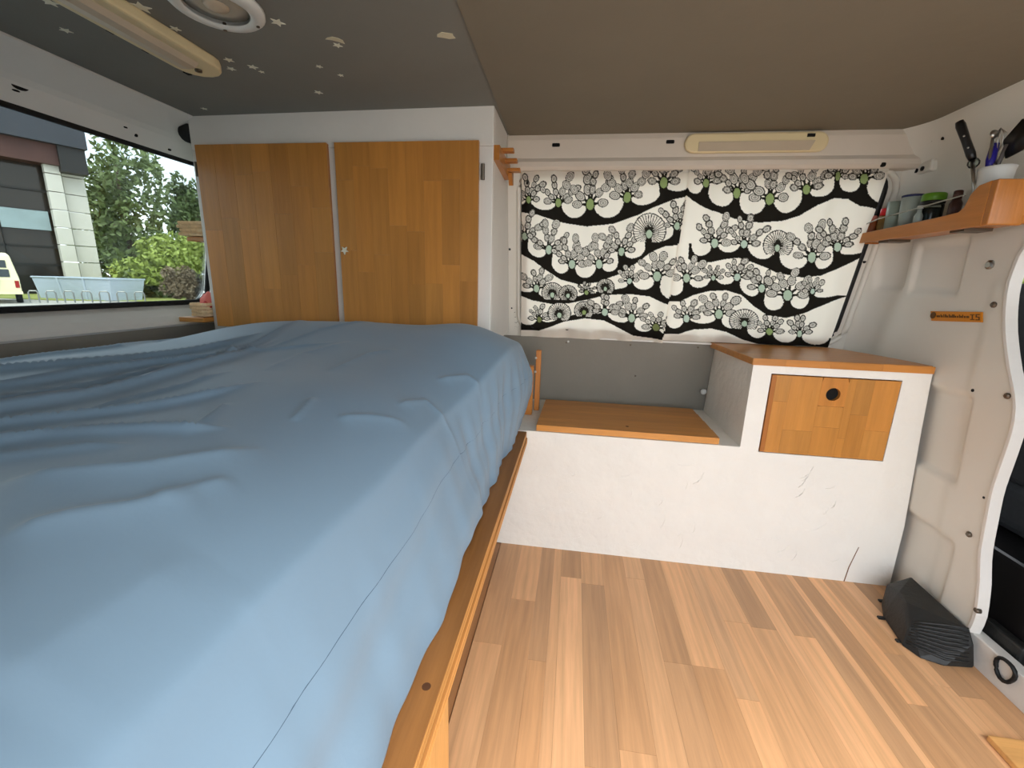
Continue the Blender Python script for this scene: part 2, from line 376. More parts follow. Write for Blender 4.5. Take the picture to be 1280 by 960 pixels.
for i, z in enumerate(zz):
    y1_ = yw(z)+.01; y0_ = ye(z); tt = np.linspace(0, 1, NU); yv = y0_+(y1_-y0_)*tt
    x = np.full(NU, xb(z))
    x -= .045*np.clip((yv-(y1_-.11))/.11, 0, 1)**2.2                     # rounds into the side wall
    x -= .03*smf((z-1.2)/.12)                                            # rounds into the roof
    x += .013*emb(yv, z, 1.15, 1.40, .40, .62, .02)+.011*emb(yv, z, 1.12, 1.40, .0, .25, .02)
    x += .010*emb(yv, z, 1.27, 1.43, .87, 1.0, .016)+.010*emb(yv, z, 1.46, 1.55, .88, 1.01, .016)
    x -= .004*emb(yv, z, 1.0, 1.17, .0, .9, .03)
    P[i, :, 0] = x; P[i, :, 1] = yv; P[i, :, 2] = z
me = grid_mesh('wall_front', P)
bk = struct(mobj('wall_front', me, 'van_metal', smooth=True), 'white sheet metal half bulkhead behind the driver seat')
sd = bk.modifiers.new('thickness', 'SOLIDIFY'); sd.thickness = .012; sd.offset = -1
ep = [(P[i, 0, 0]-.002, P[i, 0, 1]-.004, P[i, 0, 2]) for i in range(8, NV-14, 3)]
bm = bmesh.new()
for A, C in zip(ep, ep[1:]): pass
prism_pts = ep
a = [bm.verts.new((x-.002, y+.005, z)) for x, y, z in ep]; b_ = [bm.verts.new((x-.002, y-.003, z)) for x, y, z in ep]
c_ = [bm.verts.new((x+.021, y-.005, z)) for x, y, z in ep]; d_ = [bm.verts.new((x+.021, y+.005, z)) for x, y, z in ep]
for i in range(len(ep)-1):
    for p_, q_ in ((a, b_), (b_, c_), (c_, d_), (d_, a)): bm.faces.new([p_[i], p_[i+1], q_[i+1], q_[i]])
bm.faces.new([a[0], b_[0], c_[0], d_[0]]); bm.faces.new([d_[-1], c_[-1], b_[-1], a[-1]])
obj('edge_trim', bm, 'white_paint', bk, smooth=False, bevel=.003)
def onbulk(px, py, it=4):
    x = .96
    for _ in range(it):
        p = pix(px, py, 0, x); z = min(max(p.z, 0), 1.3); i = int(round(z/(ZC+.004)*(NV-1)))
        row = P[i]; x = float(np.interp(p.y, row[:, 1], row[:, 0]))
    return pix(px, py, 0, x)
for (px, py, r, m_) in ((1238, 331, .011, 'metal'), (1243, 381, .007, 'hinge'), (1260, 495, .007, 'hinge'), (1212, 668, .007, 'hinge'), (1222, 763, .007, 'hinge'),
                        (1216, 488, .004, 'hole'), (1094, 313, .009, 'metal'), (1086, 327, .009, 'metal'), (1230, 622, .003, 'hole'), (1178, 173, .004, 'hole'), (1070, 328, .005, 'hole'), (1047, 388, .007, 'hole')):
    p = onbulk(px, py)
    if px < 1100: p = pix(px, py, 1, 1.6); p.y = yw(p.z); ax = (0, -1, .2)
    else: ax = (-1, 0, 0)
    obj('bolt', L([(r, -.004), (r, .003), (r*.6, .006), (r*.3, .006)] if m_ != 'hole' else [(r, -.004), (r, .001)], p, 10, ax), m_, bk)
# small white bracket where bulkhead meets the roof
p = onbulk(1158, 210)
t_ = thing('wall_bracket', 'cream wall bracket with two black holes above the shelf', 'bracket', p)
obj('body', B(p.x-.010, p.x+.012, p.y-.03, p.y+.03, p.z-.014, p.z+.018), 'van_metal', t_, bevel=.006)
for dy in (.012, -.01): obj('hole', L([(.006, 0), (.006, .003)], (p.x-.0098, p.y+dy+.008, p.z-.002), 10, (-1, 0, 0)), 'hole', t_)
obj('seam', T([onbulk(*c)+Vector((-.001, 0, 0)) for c in ((1138, 214), (1146, 202), (1156, 188), (1166, 176))], .0018, 6), 'hinge', bk)
# sticker on the bulkhead
q = [onbulk(*c) for c in ((1165, 389), (1229, 390), (1229, 403), (1166, 401))]
t_ = thing('warning_sticker', 'orange sticker with small dark print on the white bulkhead', 'sticker', q[3])
bm = bmesh.new(); prism(bm, [v+Vector((-.0035, 0, 0)) for v in q], (.003, 0, 0)); obj('label', bm, 'orange_sticker', t_)
def on_st(u, v):
    return q[0].lerp(q[1], u).lerp(q[3].lerp(q[2], u), v)+Vector((-.0042, 0, 0))
bm = bmesh.new()
def ink(u0, u1, v0, v1): prism(bm, [on_st(u0, v0), on_st(u1, v0), on_st(u1, v1), on_st(u0, v1)], (.001, 0, 0))
lathe(bm, [(.009, 0), (.009, .001)], on_st(.06, .42), 12, (-1, 0, 0))
u = .13
while u < .78:
    w = random.uniform(.012, .03); hh = random.choice((.0, .0, .12)); ink(u, u+w, .42-hh, .62); u += w+random.choice((.006, .006, .014))
for (a0, a1, b0, b1) in ((.83, .85, .25, .8), (.80, .88, .25, .33), (.80, .88, .72, .8), (.90, .97, .22, .32), (.90, .92, .22, .5), (.90, .97, .45, .55), (.95, .97, .5, .8), (.90, .97, .72, .82)): ink(a0, a1, b0, b1)
obj('print', bm, 'ink', t_)

# ================================================================ CEILING FITTINGS
# fluorescent strip light
t_ = thing('strip_light', 'long cream strip light on the dark ceiling near rear window', 'lamp', (-.84, .6, ZC-.006))
def stad(x, y0, y1, r, n=8, front=True):
    o = [(x-r, y0), (x+r, y0)]
    for k in range(n+1):
        a_ = math.pi*k/n; o.append((x+r*math.cos(a_), y1-r+r*math.sin(a_)))
    return o
bm = bmesh.new(); prism(bm, [(x, y, ZC-.004) for x, y in stad(-.838, .22, .985, .048)], (0, 0, -.022)); obj('housing', bm, 'beige_plastic', t_, bevel=.005)
bm = bmesh.new(); prism(bm, [(-.872, .24, ZC-.0255), (-.856, .24, ZC-.034), (-.838, .24, ZC-.036), (-.822, .24, ZC-.034), (-.812, .24, ZC-.0255)], (0, .68, 0)); obj('diffuser', bm, 'diffuser', t_)
obj('end_screw', L([(.007, 0), (.007, .004), (.003, .005)], (-.838, .945, ZC-.026), 10, (0, 0, -1)), 'hinge', t_)
for (px, py) in ((132, 38), (182, 62), (231, 90)):
    p = pix(px, py, 2, ZC-.018); obj('clip', B(-.893, -.884, p.y-.007, p.y+.007, ZC-.022, ZC-.010), 'hole', t_)
# round lamp
rc = Vector((-.640, .777, ZC-.004))
t_ = thing('ceiling_spotlight', 'round white lamp with frosted lens in the dark ceiling', 'lamp', rc)
obj('ring', L([(.050, 0), (.074, 0), (.074, .006), (.068, .011), (.054, .013), (.050, .009)], rc, 36, (0, 0, -1), close=False), 'white_plastic', t_, smooth=True)
obj('lens', L([(.051, -.002), (.051, .003), (.03, .0045), (.006, .005)], rc, 32, (0, 0, -1)), 'lens', t_, smooth=True)
obj('bulb', L([(.02, .004), (.018, .007), (.008, .009), (.001, .009)], rc, 20, (0, 0, -1)), 'diffuser', t_, smooth=True)
for a_ in (2.1, .9, 5.0): obj('screw', L([(.003, 0), (.003, .0135)], rc+Vector((.063*math.cos(a_), .063*math.sin(a_), 0)), 8, (0, 0, -1)), 'hinge', t_)
# stars
for (px, py, r) in ((347, 29, .0135), (422, 58, .010), (399, 84, .008), (426, 95, .007), (398, 116, .011), (286, 75, .011), (289, 86, .010), (316, 84, .0115), (327, 90, .007),
                    (219, 36, .010), (232, 55, .010), (176, 9, .018), (255, 135, .009), (82, 37, .011), (62, 2, .014)):
    p = pix(px, py, 2, ZC-.004); zp = ZC-.006+.006*(p.x+1.142)/.933; a0 = random.random()*6
    bm = bmesh.new(); prism(bm, [(p.x+(r if k % 2 else r*.45)*math.cos(a0+k*math.pi/5), p.y+(r if k % 2 else r*.45)*math.sin(a0+k*math.pi/5), zp-.0008) for k in range(10)], (0, 0, .003))
    tag(obj('star_sticker', bm, 'sticker'), 'small pale star sticker on the dark grey ceiling', 'sticker', 'star stickers scattered on the ceiling')
# lamp in the window beam
t_ = thing('interior_lamp', 'oblong cream lamp recessed in the beam above the curtains', 'lamp', (.5, 1.468, 1.257))
def stadx(x0, x1, z0, z1, n=8):
    r = (z1-z0)/2; o = []
    for k in range(n+1): a_ = -math.pi/2+math.pi*k/n; o.append((x1-r+r*math.cos(a_), (z0+z1)/2+r*math.sin(a_)))
    for k in range(n+1): a_ = math.pi/2+math.pi*k/n; o.append((x0+r+r*math.cos(a_), (z0+z1)/2+r*math.sin(a_)))
    return o
bm = bmesh.new(); prism(bm, [(x, 1.456, z) for x, z in stadx(.295, .69, 1.255, 1.309)], (0, .013, 0)); obj('housing', bm, 'beige_plastic', t_, bevel=.005)
bm = bmesh.new(); prism(bm, [(.335, 1.453, 1.259), (.640, 1.453, 1.259), (.652, 1.453, 1.284), (.335, 1.453, 1.284)], (0, .004, 0)); obj('diffuser', bm, 'diffuser', t_)
p = pix(1014, 169, 1, 1.455); obj('switch', B(p.x-.010, p.x+.010, 1.452, 1.458, p.z-.004, p.z+.004), 'hole', t_)
# black rubber buffer by the rear door
p = Vector((-1.178, 1.262, 1.272))
t_ = thing('rubber_buffer', 'round black rubber buffer under the ceiling beside the cupboard', 'buffer', p)
obj('cap', L([(.026, -.02), (.027, .0), (.024, .01), (.019, .010), (.001, .017)], p, 18, (.35, -1, -.1)), 'black_rubber', t_, smooth=True)
obj('collar', L([(.020, -.045), (.020, -.018)], p, 14, (.35, -1, -.1)), 'black_plastic', t_)

# ================================================================ CUPBOARD
KY = 1.233
t_ = cup = thing('wall_cupboard', 'tall white cupboard with two honey coloured wooden doors above the bed', 'cupboard', (-.69, 1.4, .68))
bm = bmesh.new()   # face frame
FY = KY+.014
box(bm, -1.162, -.243, FY, FY+.018, 1.222, ZC+.004); box(bm, -1.162, -1.12, FY, FY+.018, .68, 1.222); box(bm, -.296, -.243, FY, FY+.018, .68, 1.222)
box(bm, -.73, -.686, FY, FY+.018, .68, 1.222); box(bm, -1.12, -.296, FY, FY+.018, .68, .70)
obj('face_frame', bm, 'white_paint', t_, bevel=.003)
def sidep(x0, x1):
    b2 = bmesh.new(); zs_ = [.68, .8, .9, 1.0, 1.1, 1.2, ZC+.004]
    prism(b2, [(x0, FY+.018, .68)]+[(x0, yw(z)-.004, z) for z in zs_]+[(x0, FY+.018, ZC+.004)], (x1-x0, 0, 0)); return b2
obj('side_panel', sidep(-.258, -.243), 'white_paint', t_); obj('side_panel', sidep(-1.162, -1.147), 'white_paint', t_)
obj('bottom_panel', B(-1.132, -.258, FY+.018, 1.61, .68, .695), 'white_paint', t_)
# small crease of the top front corner
def staved(parent, x0, x1, z0, z1, y0, y1, cols, tones, grain='z', zj=None):
    """glued-up panel: core plus single staves set flush"""
    core = obj('door', B(x0+.001, x1-.001, y0+.004, y1, z0+.001, z1-.001), 'varnish_'+grain, parent, color=(.7, .62, .5))
    xs = np.linspace(x0, x1, cols+1)
    for i in range(cols):
        zz_ = [z0]
        while zz_[-1] < z1-.16: zz_.append(zz_[-1]+random.uniform(.12, .34))
        if z1-zz_[-1] < .06 and len(zz_) > 1: zz_.pop()
        zz_.append(z1)
        for a0, a1 in zip(zz_, zz_[1:]):
            obj('stave', B(xs[i], xs[i+1]-.0003, y0, y0+.006, a0, a1-.0003), 'varnish_'+grain, core, color=tone(*tones))
    return core
d1 = staved(t_, -1.137, -.7205, .70, 1.232, KY, KY+.014, 7, (.78, 1.0, .03))
d2 = staved(t_, -.6965, -.2803, .70, 1.232, KY, KY+.014, 8, (.76, .98, .03))
p = pix(431, 313, 1, KY-.004); bm = bmesh.new()
prism(bm, [(p.x+(.012 if k % 2 else .005)*math.cos(.3+k*math.pi/5), KY-.008, p.z+(.012 if k % 2 else .005)*math.sin(.3+k*math.pi/5)) for k in range(10)], (0, .006, 0))
obj('knob', bm, 'sticker', d2, label='pale star shaped knob')
bm = L([(.004, 0), (.004, .006)], (p.x, KY-.003, p.z), 8, (0, 1, 0)); obj('knob_stem', bm, 'hinge', d2)
for (px, py, par) in ((603, 214, d2), (244, 211, d1)):
    p = pix(px, py, 1, KY); obj('hinge', T([(p.x, KY+.006, p.z-.02), (p.x, KY+.006, p.z+.02)], .0055, 8), 'hinge', par)
# wooden rack on the cupboard's side
t_ = thing('wooden_rack', 'small slatted wooden rack fixed to the white cupboard side', 'rack', (-.235, 1.26, 1.185))
bm = bmesh.new(); prism(bm, [(-.243, 1.252, 1.225), (-.243, 1.252, 1.188), (-.243, 1.44, 1.178), (-.243, 1.445, 1.222)], (.016, 0, 0)); obj('side_board', bm, 'varnish_y', t_, color=(.8, .72, .62))
for k, (y, z) in enumerate(((1.300, 1.228), (1.345, 1.213), (1.390, 1.198))):
    obj('slat', B(-.243, -.196+.004*k, y, y+.024, z-.006, z+.004), 'varnish_x', t_, color=(.82, .74, .68), bevel=.002)
bm = bmesh.new(); prism(bm, [(-.227, 1.40, 1.19), (-.227, 1.43, 1.160), (-.227, 1.445, 1.164), (-.227, 1.44, 1.20)], (.012, 0, 0)); obj('bracket', bm, 'varnish_y', t_, color=(.85, .76, .68))
# wicker baskets on little shelves at the cupboard's left side
def basket(z0, z1, x0, x1, y0, y1, lab):
    b_ = thing('wicker_basket', lab, 'basket', ((x0+x1)/2, (y0+y1)/2, z0), 'small baskets beside the cupboard')
    obj('bottom', B(x0+.006, x1-.006, y0+.006, y1-.006, z0, z0+.004), 'wicker', b_)
    n = 4; h = (z1-z0)/n
    for k in range(n):
        bm = bmesh.new(); e = .004*(1-k/n); zc = z0+(k+.5)*h; pts = []
        ring = []
        for (ax_, ay_, bx_, by_) in ((x0+e, y0+e, x1-e, y0+e), (x1-e, y0+e, x1-e, y1-e), (x1-e, y1-e, x0+e, y1-e), (x0+e, y1-e, x0+e, y0+e)):
            for s in range(12):
                f = s/12; px_, py_ = ax_+(bx_-ax_)*f, ay_+(by_-ay_)*f; w = .0045*(1 if (s+k) % 2 else -1)
                if ay_ == by_: py_ += w
                else: px_ += w
                ring.append((px_, py_, zc))
        tube(bm, ring, h*.5, 6, True); obj('woven_strand', bm, 'wicker', b_, color=None)
    return b_
basket(.978, 1.022, -1.247, -1.168, 1.25, 1.36, 'small woven basket on the upper little shelf left of the cupboard')
basket(.728, .772, -1.218, -1.168, 1.225, 1.36, 'small woven basket holding a pink bundle left of the cupboard')
bm = B(-1.235, -1.163, 1.262, 1.40, .963, .976); tag(obj('basket_shelf', bm, 'varnish_x', bevel=.002), 'little wooden shelf under the upper basket at the cupboard side', 'shelf', 'little shelves beside the cupboard')
bm = B(-1.252, -1.163, 1.21, 1.40, .711, .7265); tag(obj('basket_shelf', bm, 'varnish_x', bevel=.002), 'little wooden shelf under the lower basket with the pink bundle', 'shelf', 'little shelves beside the cupboard')
t_ = thing('cloth_bundle', 'pink and red cloth bundle in the lower woven basket', 'cloth', (-1.178, 1.27, .734))
def blob(c, r, m_, par, nm, sq=(1, 1, 1)):
    bm = bmesh.new(); bmesh.ops.create_icosphere(bm, subdivisions=3, radius=1)
    for v in bm.verts:
        k = 1+.13*math.sin(5*v.co.x+3*v.co.z+c[0]*50)+.1*math.sin(6*v.co.y+2*v.co.z)
        v.co = Vector((v.co.x*r*sq[0]*k+c[0], v.co.y*r*sq[1]*k+c[1], v.co.z*r*sq[2]*k+c[2]))
    return obj(nm, bm, m_, par, smooth=True)
blob((-1.186, 1.262, .772), .021, 'pinkcloth', t_, 'folded_cloth', (.9, 1, 1.45)); blob((-1.184, 1.248, .762), .016, 'red', t_, 'red_corner', (1, .8, 1.1))

# ================================================================ BED
t_ = thing('bed_platform', 'layered plywood bed platform with raw edge above the wooden floor', 'bed base', (-.7, .8, 0))
for k, (a, b2, cc) in enumerate(((.392, .410, (1.0, .95, .86)), (.3725, .3905, (1.06, 1.0, .92)))):
    bm = B(-1.27, -.125+.003*k, .02, 1.262, a, b2); pl = obj('plywood_sheet', bm, 'pine_y', t_, color=(.52, .42, .34) if k == 0 else (.8, .7, .6))
    for j in range(3):   # plies showing on the raw edge
        z0 = a+.001+j*.0055; obj('ply', B(-.1262+.003*k, -.1243+.003*k, .02, 1.262, z0, z0+.0036), 'pine_y', pl, color=(cc[0]*(1.1-.12*(j % 2)), cc[1]*(1.1-.16*(j % 2)), cc[2]*(1.05-.24*(j % 2))))
obj('leg', B(-.165, -.1285, .26, .424, -.012, .3725), 'pine_z', t_, color=(1.05, 1.02, .95), bevel=.002)
obj('leg', B(-.34, -.30, 1.0, 1.04, -.012, .3725), 'pine_z', t_); obj('leg', B(-1.2, -1.16, .2, .24, -.012, .3725), 'pine_z', t_); obj('leg', B(-1.2, -1.16, 1.2, 1.24, -.012, .3725), 'pine_z', t_)
# knot on the board
p = pix(533, 858, 2, .4101); obj('knot', L([(.0055, 0), (.005, .0004)], (p.x, p.y, .4098), 12), 'knotwood', pl if False else t_)

mt = thing('mattress', 'mattress under a rumpled pale blue fitted sheet filling the rear of the van', 'mattress', (-.7, .7, .411))
NA, NS, NYV = 300, 64, 330
yv = np.linspace(.0, 1.40, NYV)
Pm = np.zeros((NYV, NA+NS, 3))
folds = [  # photo pixel polylines lifted onto the sheet: (points, height, width)
 ([(-60, 458), (0, 451), (150, 437), (194, 423), (250, 416), (300, 411)], .016, .016),
 ([(-60, 483), (0, 475), (94, 464), (175, 453), (281, 440), (330, 432)], .017, .008),
 ([(-60, 505), (0, 495), (100, 476), (194, 462), (269, 456), (312, 444), (387, 420)], .019, .008),
 ([(-60, 545), (0, 528), (94, 506), (175, 484), (237, 469), (300, 452), (350, 437)], .019, .010),
 ([(-60, 562), (0, 547), (78, 534), (187, 516), (266, 500), (330, 483)], .014, .008),
 ([(-60, 580), (0, 569), (62, 559), (156, 551), (237, 545), (290, 535)], .014, .008),
 ([(0, 618), (90, 606), (180, 592), (260, 570), (330, 548)], .010, .016),
 ([(0, 672), (90, 645), (160, 628), (250, 600)], .009, .018),
 ([(-60, 520), (0, 511), (90, 490), (180, 472), (250, 455)], .011, .007), ([(-60, 596), (0, 588), (80, 578), (170, 566)], .009, .008),
 ([(100, 520), (170, 500), (230, 487), (290, 470)], .008, .006), ([(330, 445), (400, 432), (470, 425)], .006, .008), ([(240, 455), (320, 447), (420, 440)], .007, .007),
 ([(545, 462), (585, 456), (622, 460)], .008, .012), ([(495, 487), (532, 476), (592, 484)], .007, .011), ([(420, 510), (460, 502), (510, 495)], .006, .012),
 ([(190, 617), (240, 598), (290, 580)], .005, .012), ([(250, 535), (270, 520), (285, 508)], .005, .006), ([(365, 520), (380, 508), (392, 498)], .005, .006),
 ([(300, 672), (345, 640), (400, 605)], .004, .020), ([(-40, 800), (60, 740), (150, 690), (240, 640)], .004, .04),
 ([(410, 470), (460, 452), (500, 448)], .006, .018), ([(330, 470), (380, 450), (440, 440)], .006, .02)]
FP = []
for pts, h, w in folds:
    FP.append(([np.array(pix(x, y, 2, .685))[:2] for x, y in pts], h, w))
def fold_height(X, Y):
    H = np.zeros_like(X)
    for pts, h, w in FP:
        best = np.full(X.shape, 9.); tpar = np.zeros_like(X); n = len(pts)-1
        for i in range(n):
            a, c = pts[i], pts[i+1]; d = c-a; L2 = d@d
            s = np.clip(((X-a[0])*d[0]+(Y-a[1])*d[1])/L2, 0, 1)
            dx = X-a[0]-s*d[0]; dy = Y-a[1]-s*d[1]; dist = np.hypot(dx, dy)
            sgn = np.sign(d[0]*dy-d[1]*dx)
            k = dist < np.abs(best); best = np.where(k, dist*sgn, best); tpar = np.where(k, (i+s)/n, tpar)
        u = best/w
        prof = np.where(u > 0, np.exp(-np.abs(u)**1.2*2.0), np.exp(-np.abs(u)*1.1))
        H += h*prof*np.minimum(1, tpar*6)*np.minimum(1, (1-tpar)*5)
    return H
s_ = sm((yv-.70)/.42)
rX = -.226+.062*s_; rZ = .618+.052*s_
a_ = np.linspace(0, 1, NA)
XX = -1.278+(rX[:, None]+1.278)*a_[None, :]; YY = np.repeat(yv[:, None], NA, 1)
dx = np.clip((rX[:, None]-XX)/.22, 0, 1)
zt = rZ[:, None]+(.69-rZ[:, None])*(1-(1-dx)**2.2)
zt += .045*np.exp(-((XX+.60)/.42)**4-((YY-1.13)/.20)**2)+.025*np.exp(-((XX+.27)/.11)**2-((YY-1.17)/.16)**2)
zt -= .045*sm((-.98-XX)/.26)
zt += fold_height(XX, YY)
wr = np.zeros_like(XX)
for k in range(14):
    an = rng.uniform(-.2, 1.0); fq = rng.uniform(8, 26); ph = rng.uniform(0, 6)
    wr += np.sin((XX*math.sin(an)+YY*math.cos(an))*fq+ph+1.5*np.sin(XX*5+k))*.0011*(12/fq)
zt += wr
zt = np.where(YY > 1.222, np.where(XX < -.225, np.minimum(zt, .668+.05*sm((1.245-YY)/.03)*0), zt), zt)
fade = sm((1.40-YY)/.10); zt = .55+(zt-.55)*np.where(YY > 1.30, fade**.5, 1)
Pm[:, :NA, 0] = XX; Pm[:, :NA, 1] = YY; Pm[:, :NA, 2] = zt
b2 = np.linspace(0, 1, NS+1)[1:]
ridge_z = zt[:, -1]
hemX = -.1555+.004*np.sin(yv*11+1)+.002*np.sin(yv*29)+.0012*np.sin(yv*71); hemZ = np.full(NYV, .4115)+np.clip(.03*np.sin(yv*9+2), 0, 1)*.6
for j, t2 in enumerate(b2):
    x = rX+(hemX-rX)*t2; z = ridge_z+(hemZ-ridge_z)*t2
    bulge = .005*np.sin(math.pi*t2)+.030*sm((yv-1.0)/.25)*np.sin(math.pi*t2**.8)
    pleat = (.004*np.sin(yv*52+2.2*np.sin(yv*9)+t2*2)+.0025*np.sin(yv*118+t2*3))*sm(t2*3)*(.1+.9*sm((yv-.6)/.35))*(1-.4*t2)
    big = .0075*np.sin(yv*7+t2*11+.6+.8*np.sin(yv*5))*t2+.003*np.sin(yv*16+t2*19)*t2
    Pm[:, NA+j, 0] = x+bulge+pleat+big*(1-.7*t2); Pm[:, NA+j, 1] = yv; Pm[:, NA+j, 2] = z
# soften the ridge
for _ in range(3):
    sl = Pm[:, NA-9:NA+9]; sl[:, 1:-1] = .25*sl[:, :-2]+.5*sl[:, 1:-1]+.25*sl[:, 2:]
me = grid_mesh('fitted_sheet', Pm); sh = mobj('fitted_sheet', me, 'sheet', mt, smooth=True)
sd = sh.modifiers.new('thickness', 'SOLIDIFY'); sd.thickness = .0015; sd.offset = -1
j = NA+int(.36*NS)
obj('seam', T([Vector(Pm[i, j])+Vector((.0007, 0, .0004)) for i in range(4, int(NYV*.9), 2)], .0009, 5), 'thread', sh)
obj('core', B(-1.262, -.27, .03, 1.25, .411, .58), 'white_paint', mt)
# wooden uprights between bed and bench
t_ = thing('bed_end_board', 'two orange wooden uprights standing at the grey panel beside the bed', 'board', (-.14, 1.6, .41))
obj('upright', B(-.125, -.107, 1.50, 1.525, .410, .632), 'varnish_z', t_, bevel=.002, color=(1, .85, .72))
obj('upright', B(-.155, -.127, 1.44, 1.465, .410, .585), 'varnish_z', t_, bevel=.002, color=(1.05, .9, .75))
for z in (.605, .555): obj('screw', L([(.004, 0), (.004, .003)], (-.124, 1.499, z), 8, (-.6, -1, 0)), 'white_plastic', t_)

# ================================================================ BENCH UNIT
BY = 1.276
ben = thing('bench_unit', 'white plastered bench box with raised side cabinet along the grey wall panel', 'bench', (.4, 1.45, 0))
bm = bmesh.new()
xl, xd, zb, zc = -.225, .5115, .4085, .656
# front skin with an opening for the hatch, tops, cabinet side
def xr(z): return xb(z)-.004
hx0, hx1, hz0, hz1 = .563, .897, .397, .634
zsr = np.linspace(0, zb, 9)
strip(bm, [(xl, BY, z) for z in zsr], [(xd, BY, z) for z in zsr])
zall = [0, .1, .2, .3, hz0, zb]
strip(bm, [(xd, BY, z) for z in zall[:5]], [(hx0, BY, z) for z in zall[:5]]); strip(bm, [(xd, BY, z) for z in (hz0, zb, hz1, zc)], [(hx0, BY, z) for z in (hz0, zb, hz1, zc)])
strip(bm, [(hx0, BY, z) for z in zall[:5]], [(hx1, BY, z) for z in zall[:5]]); strip(bm, [(hx0, BY, z) for z in (hz1, zc)], [(hx1, BY, z) for z in (hz1, zc)])
zr = [0, .1, .2, .3, hz0, .5, hz1, zc]; strip(bm, [(hx1, BY, z) for z in zr], [(xr(z), BY, z) for z in zr])
strip(bm, [(xl, BY, zb), (xd, BY, zb)], [(xl, 1.665, zb), (xd, 1.665, zb)])
strip(bm, [(xd, BY, zb), (xd, 1.655, zb)], [(xd, BY, zc), (xd, 1.622, zc)])
strip(bm, [(xd, BY, zc), (xr(zc), BY, zc)], [(xd, 1.62, zc), (xr(zc), 1.62, zc)])
strip(bm, [(xl, BY, 0), (xl, 1.66, 0)], [(xl, BY, zb), (xl, 1.66, zb)])
for (a, c) in (((hx0, hz0), (hx1, hz0)), ((hx0, hz1), (hx1, hz1)), ((hx0, hz0), (hx0, hz1)), ((hx1, hz0), (hx1, hz1))):
    strip(bm, [(a[0], BY, a[1]), (a[0], BY+.02, a[1])], [(c[0], BY, c[1]), (c[0], BY+.02, c[1])])
bmesh.ops.remove_doubles(bm, verts=bm.verts, dist=.0005)
obj('body', bm, 'plaster', ben)
# crack in the plaster
bm = bmesh.new(); prism(bm, [(.869, BY-.0006, 0), (.872, BY-.0006, 0), (.876, BY-.0006, .05), (.889, BY-.0006, .12), (.887, BY-.0006, .12), (.873, BY-.0006, .05)], (0, .0006, 0)); obj('crack', bm, 'dark_base', ben)
for k in range(34):   # plaster ridges
    x0 = random.uniform(-.12, .85); z0 = random.uniform(.03, .36); an = random.uniform(-.6, .9); l_ = random.uniform(.02, .06)
    bm = bmesh.new(); tube(bm, [(x0+l_*f*math.cos(an+.6*f), BY-.0002, z0+l_*f*math.sin(an+.6*f)) for f in (0, .3, .6, 1)], [.0006, .0014, .0014, .0006], 6); obj('plaster_ridge', bm, 'plaster', ben, smooth=True)
# hatch with a finger hole, glued from staves
hd = obj('hatch', B(hx0+.004, hx1-.004, BY+.012, BY+.02, hz0+.004, hz1-.004), 'varnish_z', ben, color=(.5, .4, .3))
hc = pix(1041, 493, 1, BY); hr = .0185
cols = [hx0+.003, .578, .617, hc.x-.034, hc.x+.034, .785, .83, hx1-.003]
for i in range(len(cols)-1):
    a, c = cols[i], cols[i+1]
    if i == 3:
        zz_ = [hz0+.003, hz0+.09, hc.z-.035, hz1-.003]
    elif i == 0: zz_ = [hz0+.003, hz1-.003]
    else:
        zz_ = sorted([hz0+.003, hz0+random.uniform(.06, .17), hz1-.003])
    for a0, a1 in zip(zz_, zz_[1:]):
        if i == 3 and a1 == zz_[-1]:
            n = 32; bm = bmesh.new(); inn = []; ou = []
            for k in range(n):
                an = 2*math.pi*k/n; ux, uz = math.cos(an), math.sin(an)
                inn.append((hc.x+hr*ux, hc.z+hr*uz))
                sx_ = ((c-hc.x) if ux > 0 else (hc.x-a))/max(abs(ux), 1e-6); sz_ = ((a1-hc.z) if uz > 0 else (hc.z-a0))/max(abs(uz), 1e-6); s = min(sx_, sz_)
                ou.append((hc.x+s*ux, hc.z+s*uz))
            vi = [bm.verts.new((x, BY-.002, z)) for x, z in inn]; vo = [bm.verts.new((x, BY-.002, z)) for x, z in ou]
            vb = [bm.verts.new((x, BY+.012, z)) for x, z in inn]; vob = [bm.verts.new((x, BY+.012, z)) for x, z in ou]
            for k in range(n):
                k2 = (k+1) % n; bm.faces.new([vi[k], vi[k2], vo[k2], vo[k]]); bm.faces.new([vi[k2], vi[k], vb[k], vb[k2]]); bm.faces.new([vo[k], vo[k2], vob[k2], vob[k]])
            obj('stave', bm, 'varnish_z', hd, color=(1.06, .98, .93))
        else:
            obj('stave', B(a, c-.0003, BY-.002, BY+.012, a0, a1-.0003), 'varnish_z', hd, color=tone(.92, 1.1, .03) if i else (.75, .6, .5))  # leftmost strip is darkened to paint in the shaded side edge of the hatch
obj('finger_hole', L([(hr, 0), (hr, .003)], (hc.x, BY+.009, hc.z), 24, (0, 1, 0)), 'hole', hd)
# worktop
t_ = thing('worktop', 'honey coloured wooden worktop over the hatch cabinet', 'worktop', (.75, 1.45, zc))
top = [(.4925, 1.618), (.506, BY-.006), (.968, BY+.008), (.964, 1.34), (.945, 1.45), (.91, 1.56), (.885, 1.615)]
bm = bmesh.new(); prism(bm, [(x, y, zc+.001) for x, y in top], (0, 0, .0195)); obj('board', bm, 'varnish_x', t_, bevel=.0015, color=(1.06, 1.02, .98))
bm = bmesh.new()
for (x0_, x1_, m2) in ((.50, .585, .9), (.585, .70, 1.02), (.70, .83, .93), (.83, .955, 1.0)):
    obj('edge_stave', B(x0_+.0075, x1_+.007, BY-.0075, BY-.005+.0, zc+.0012, zc+.0203), 'varnish_x', t_, color=(m2*1.08, m2*1.0, m2*.95))
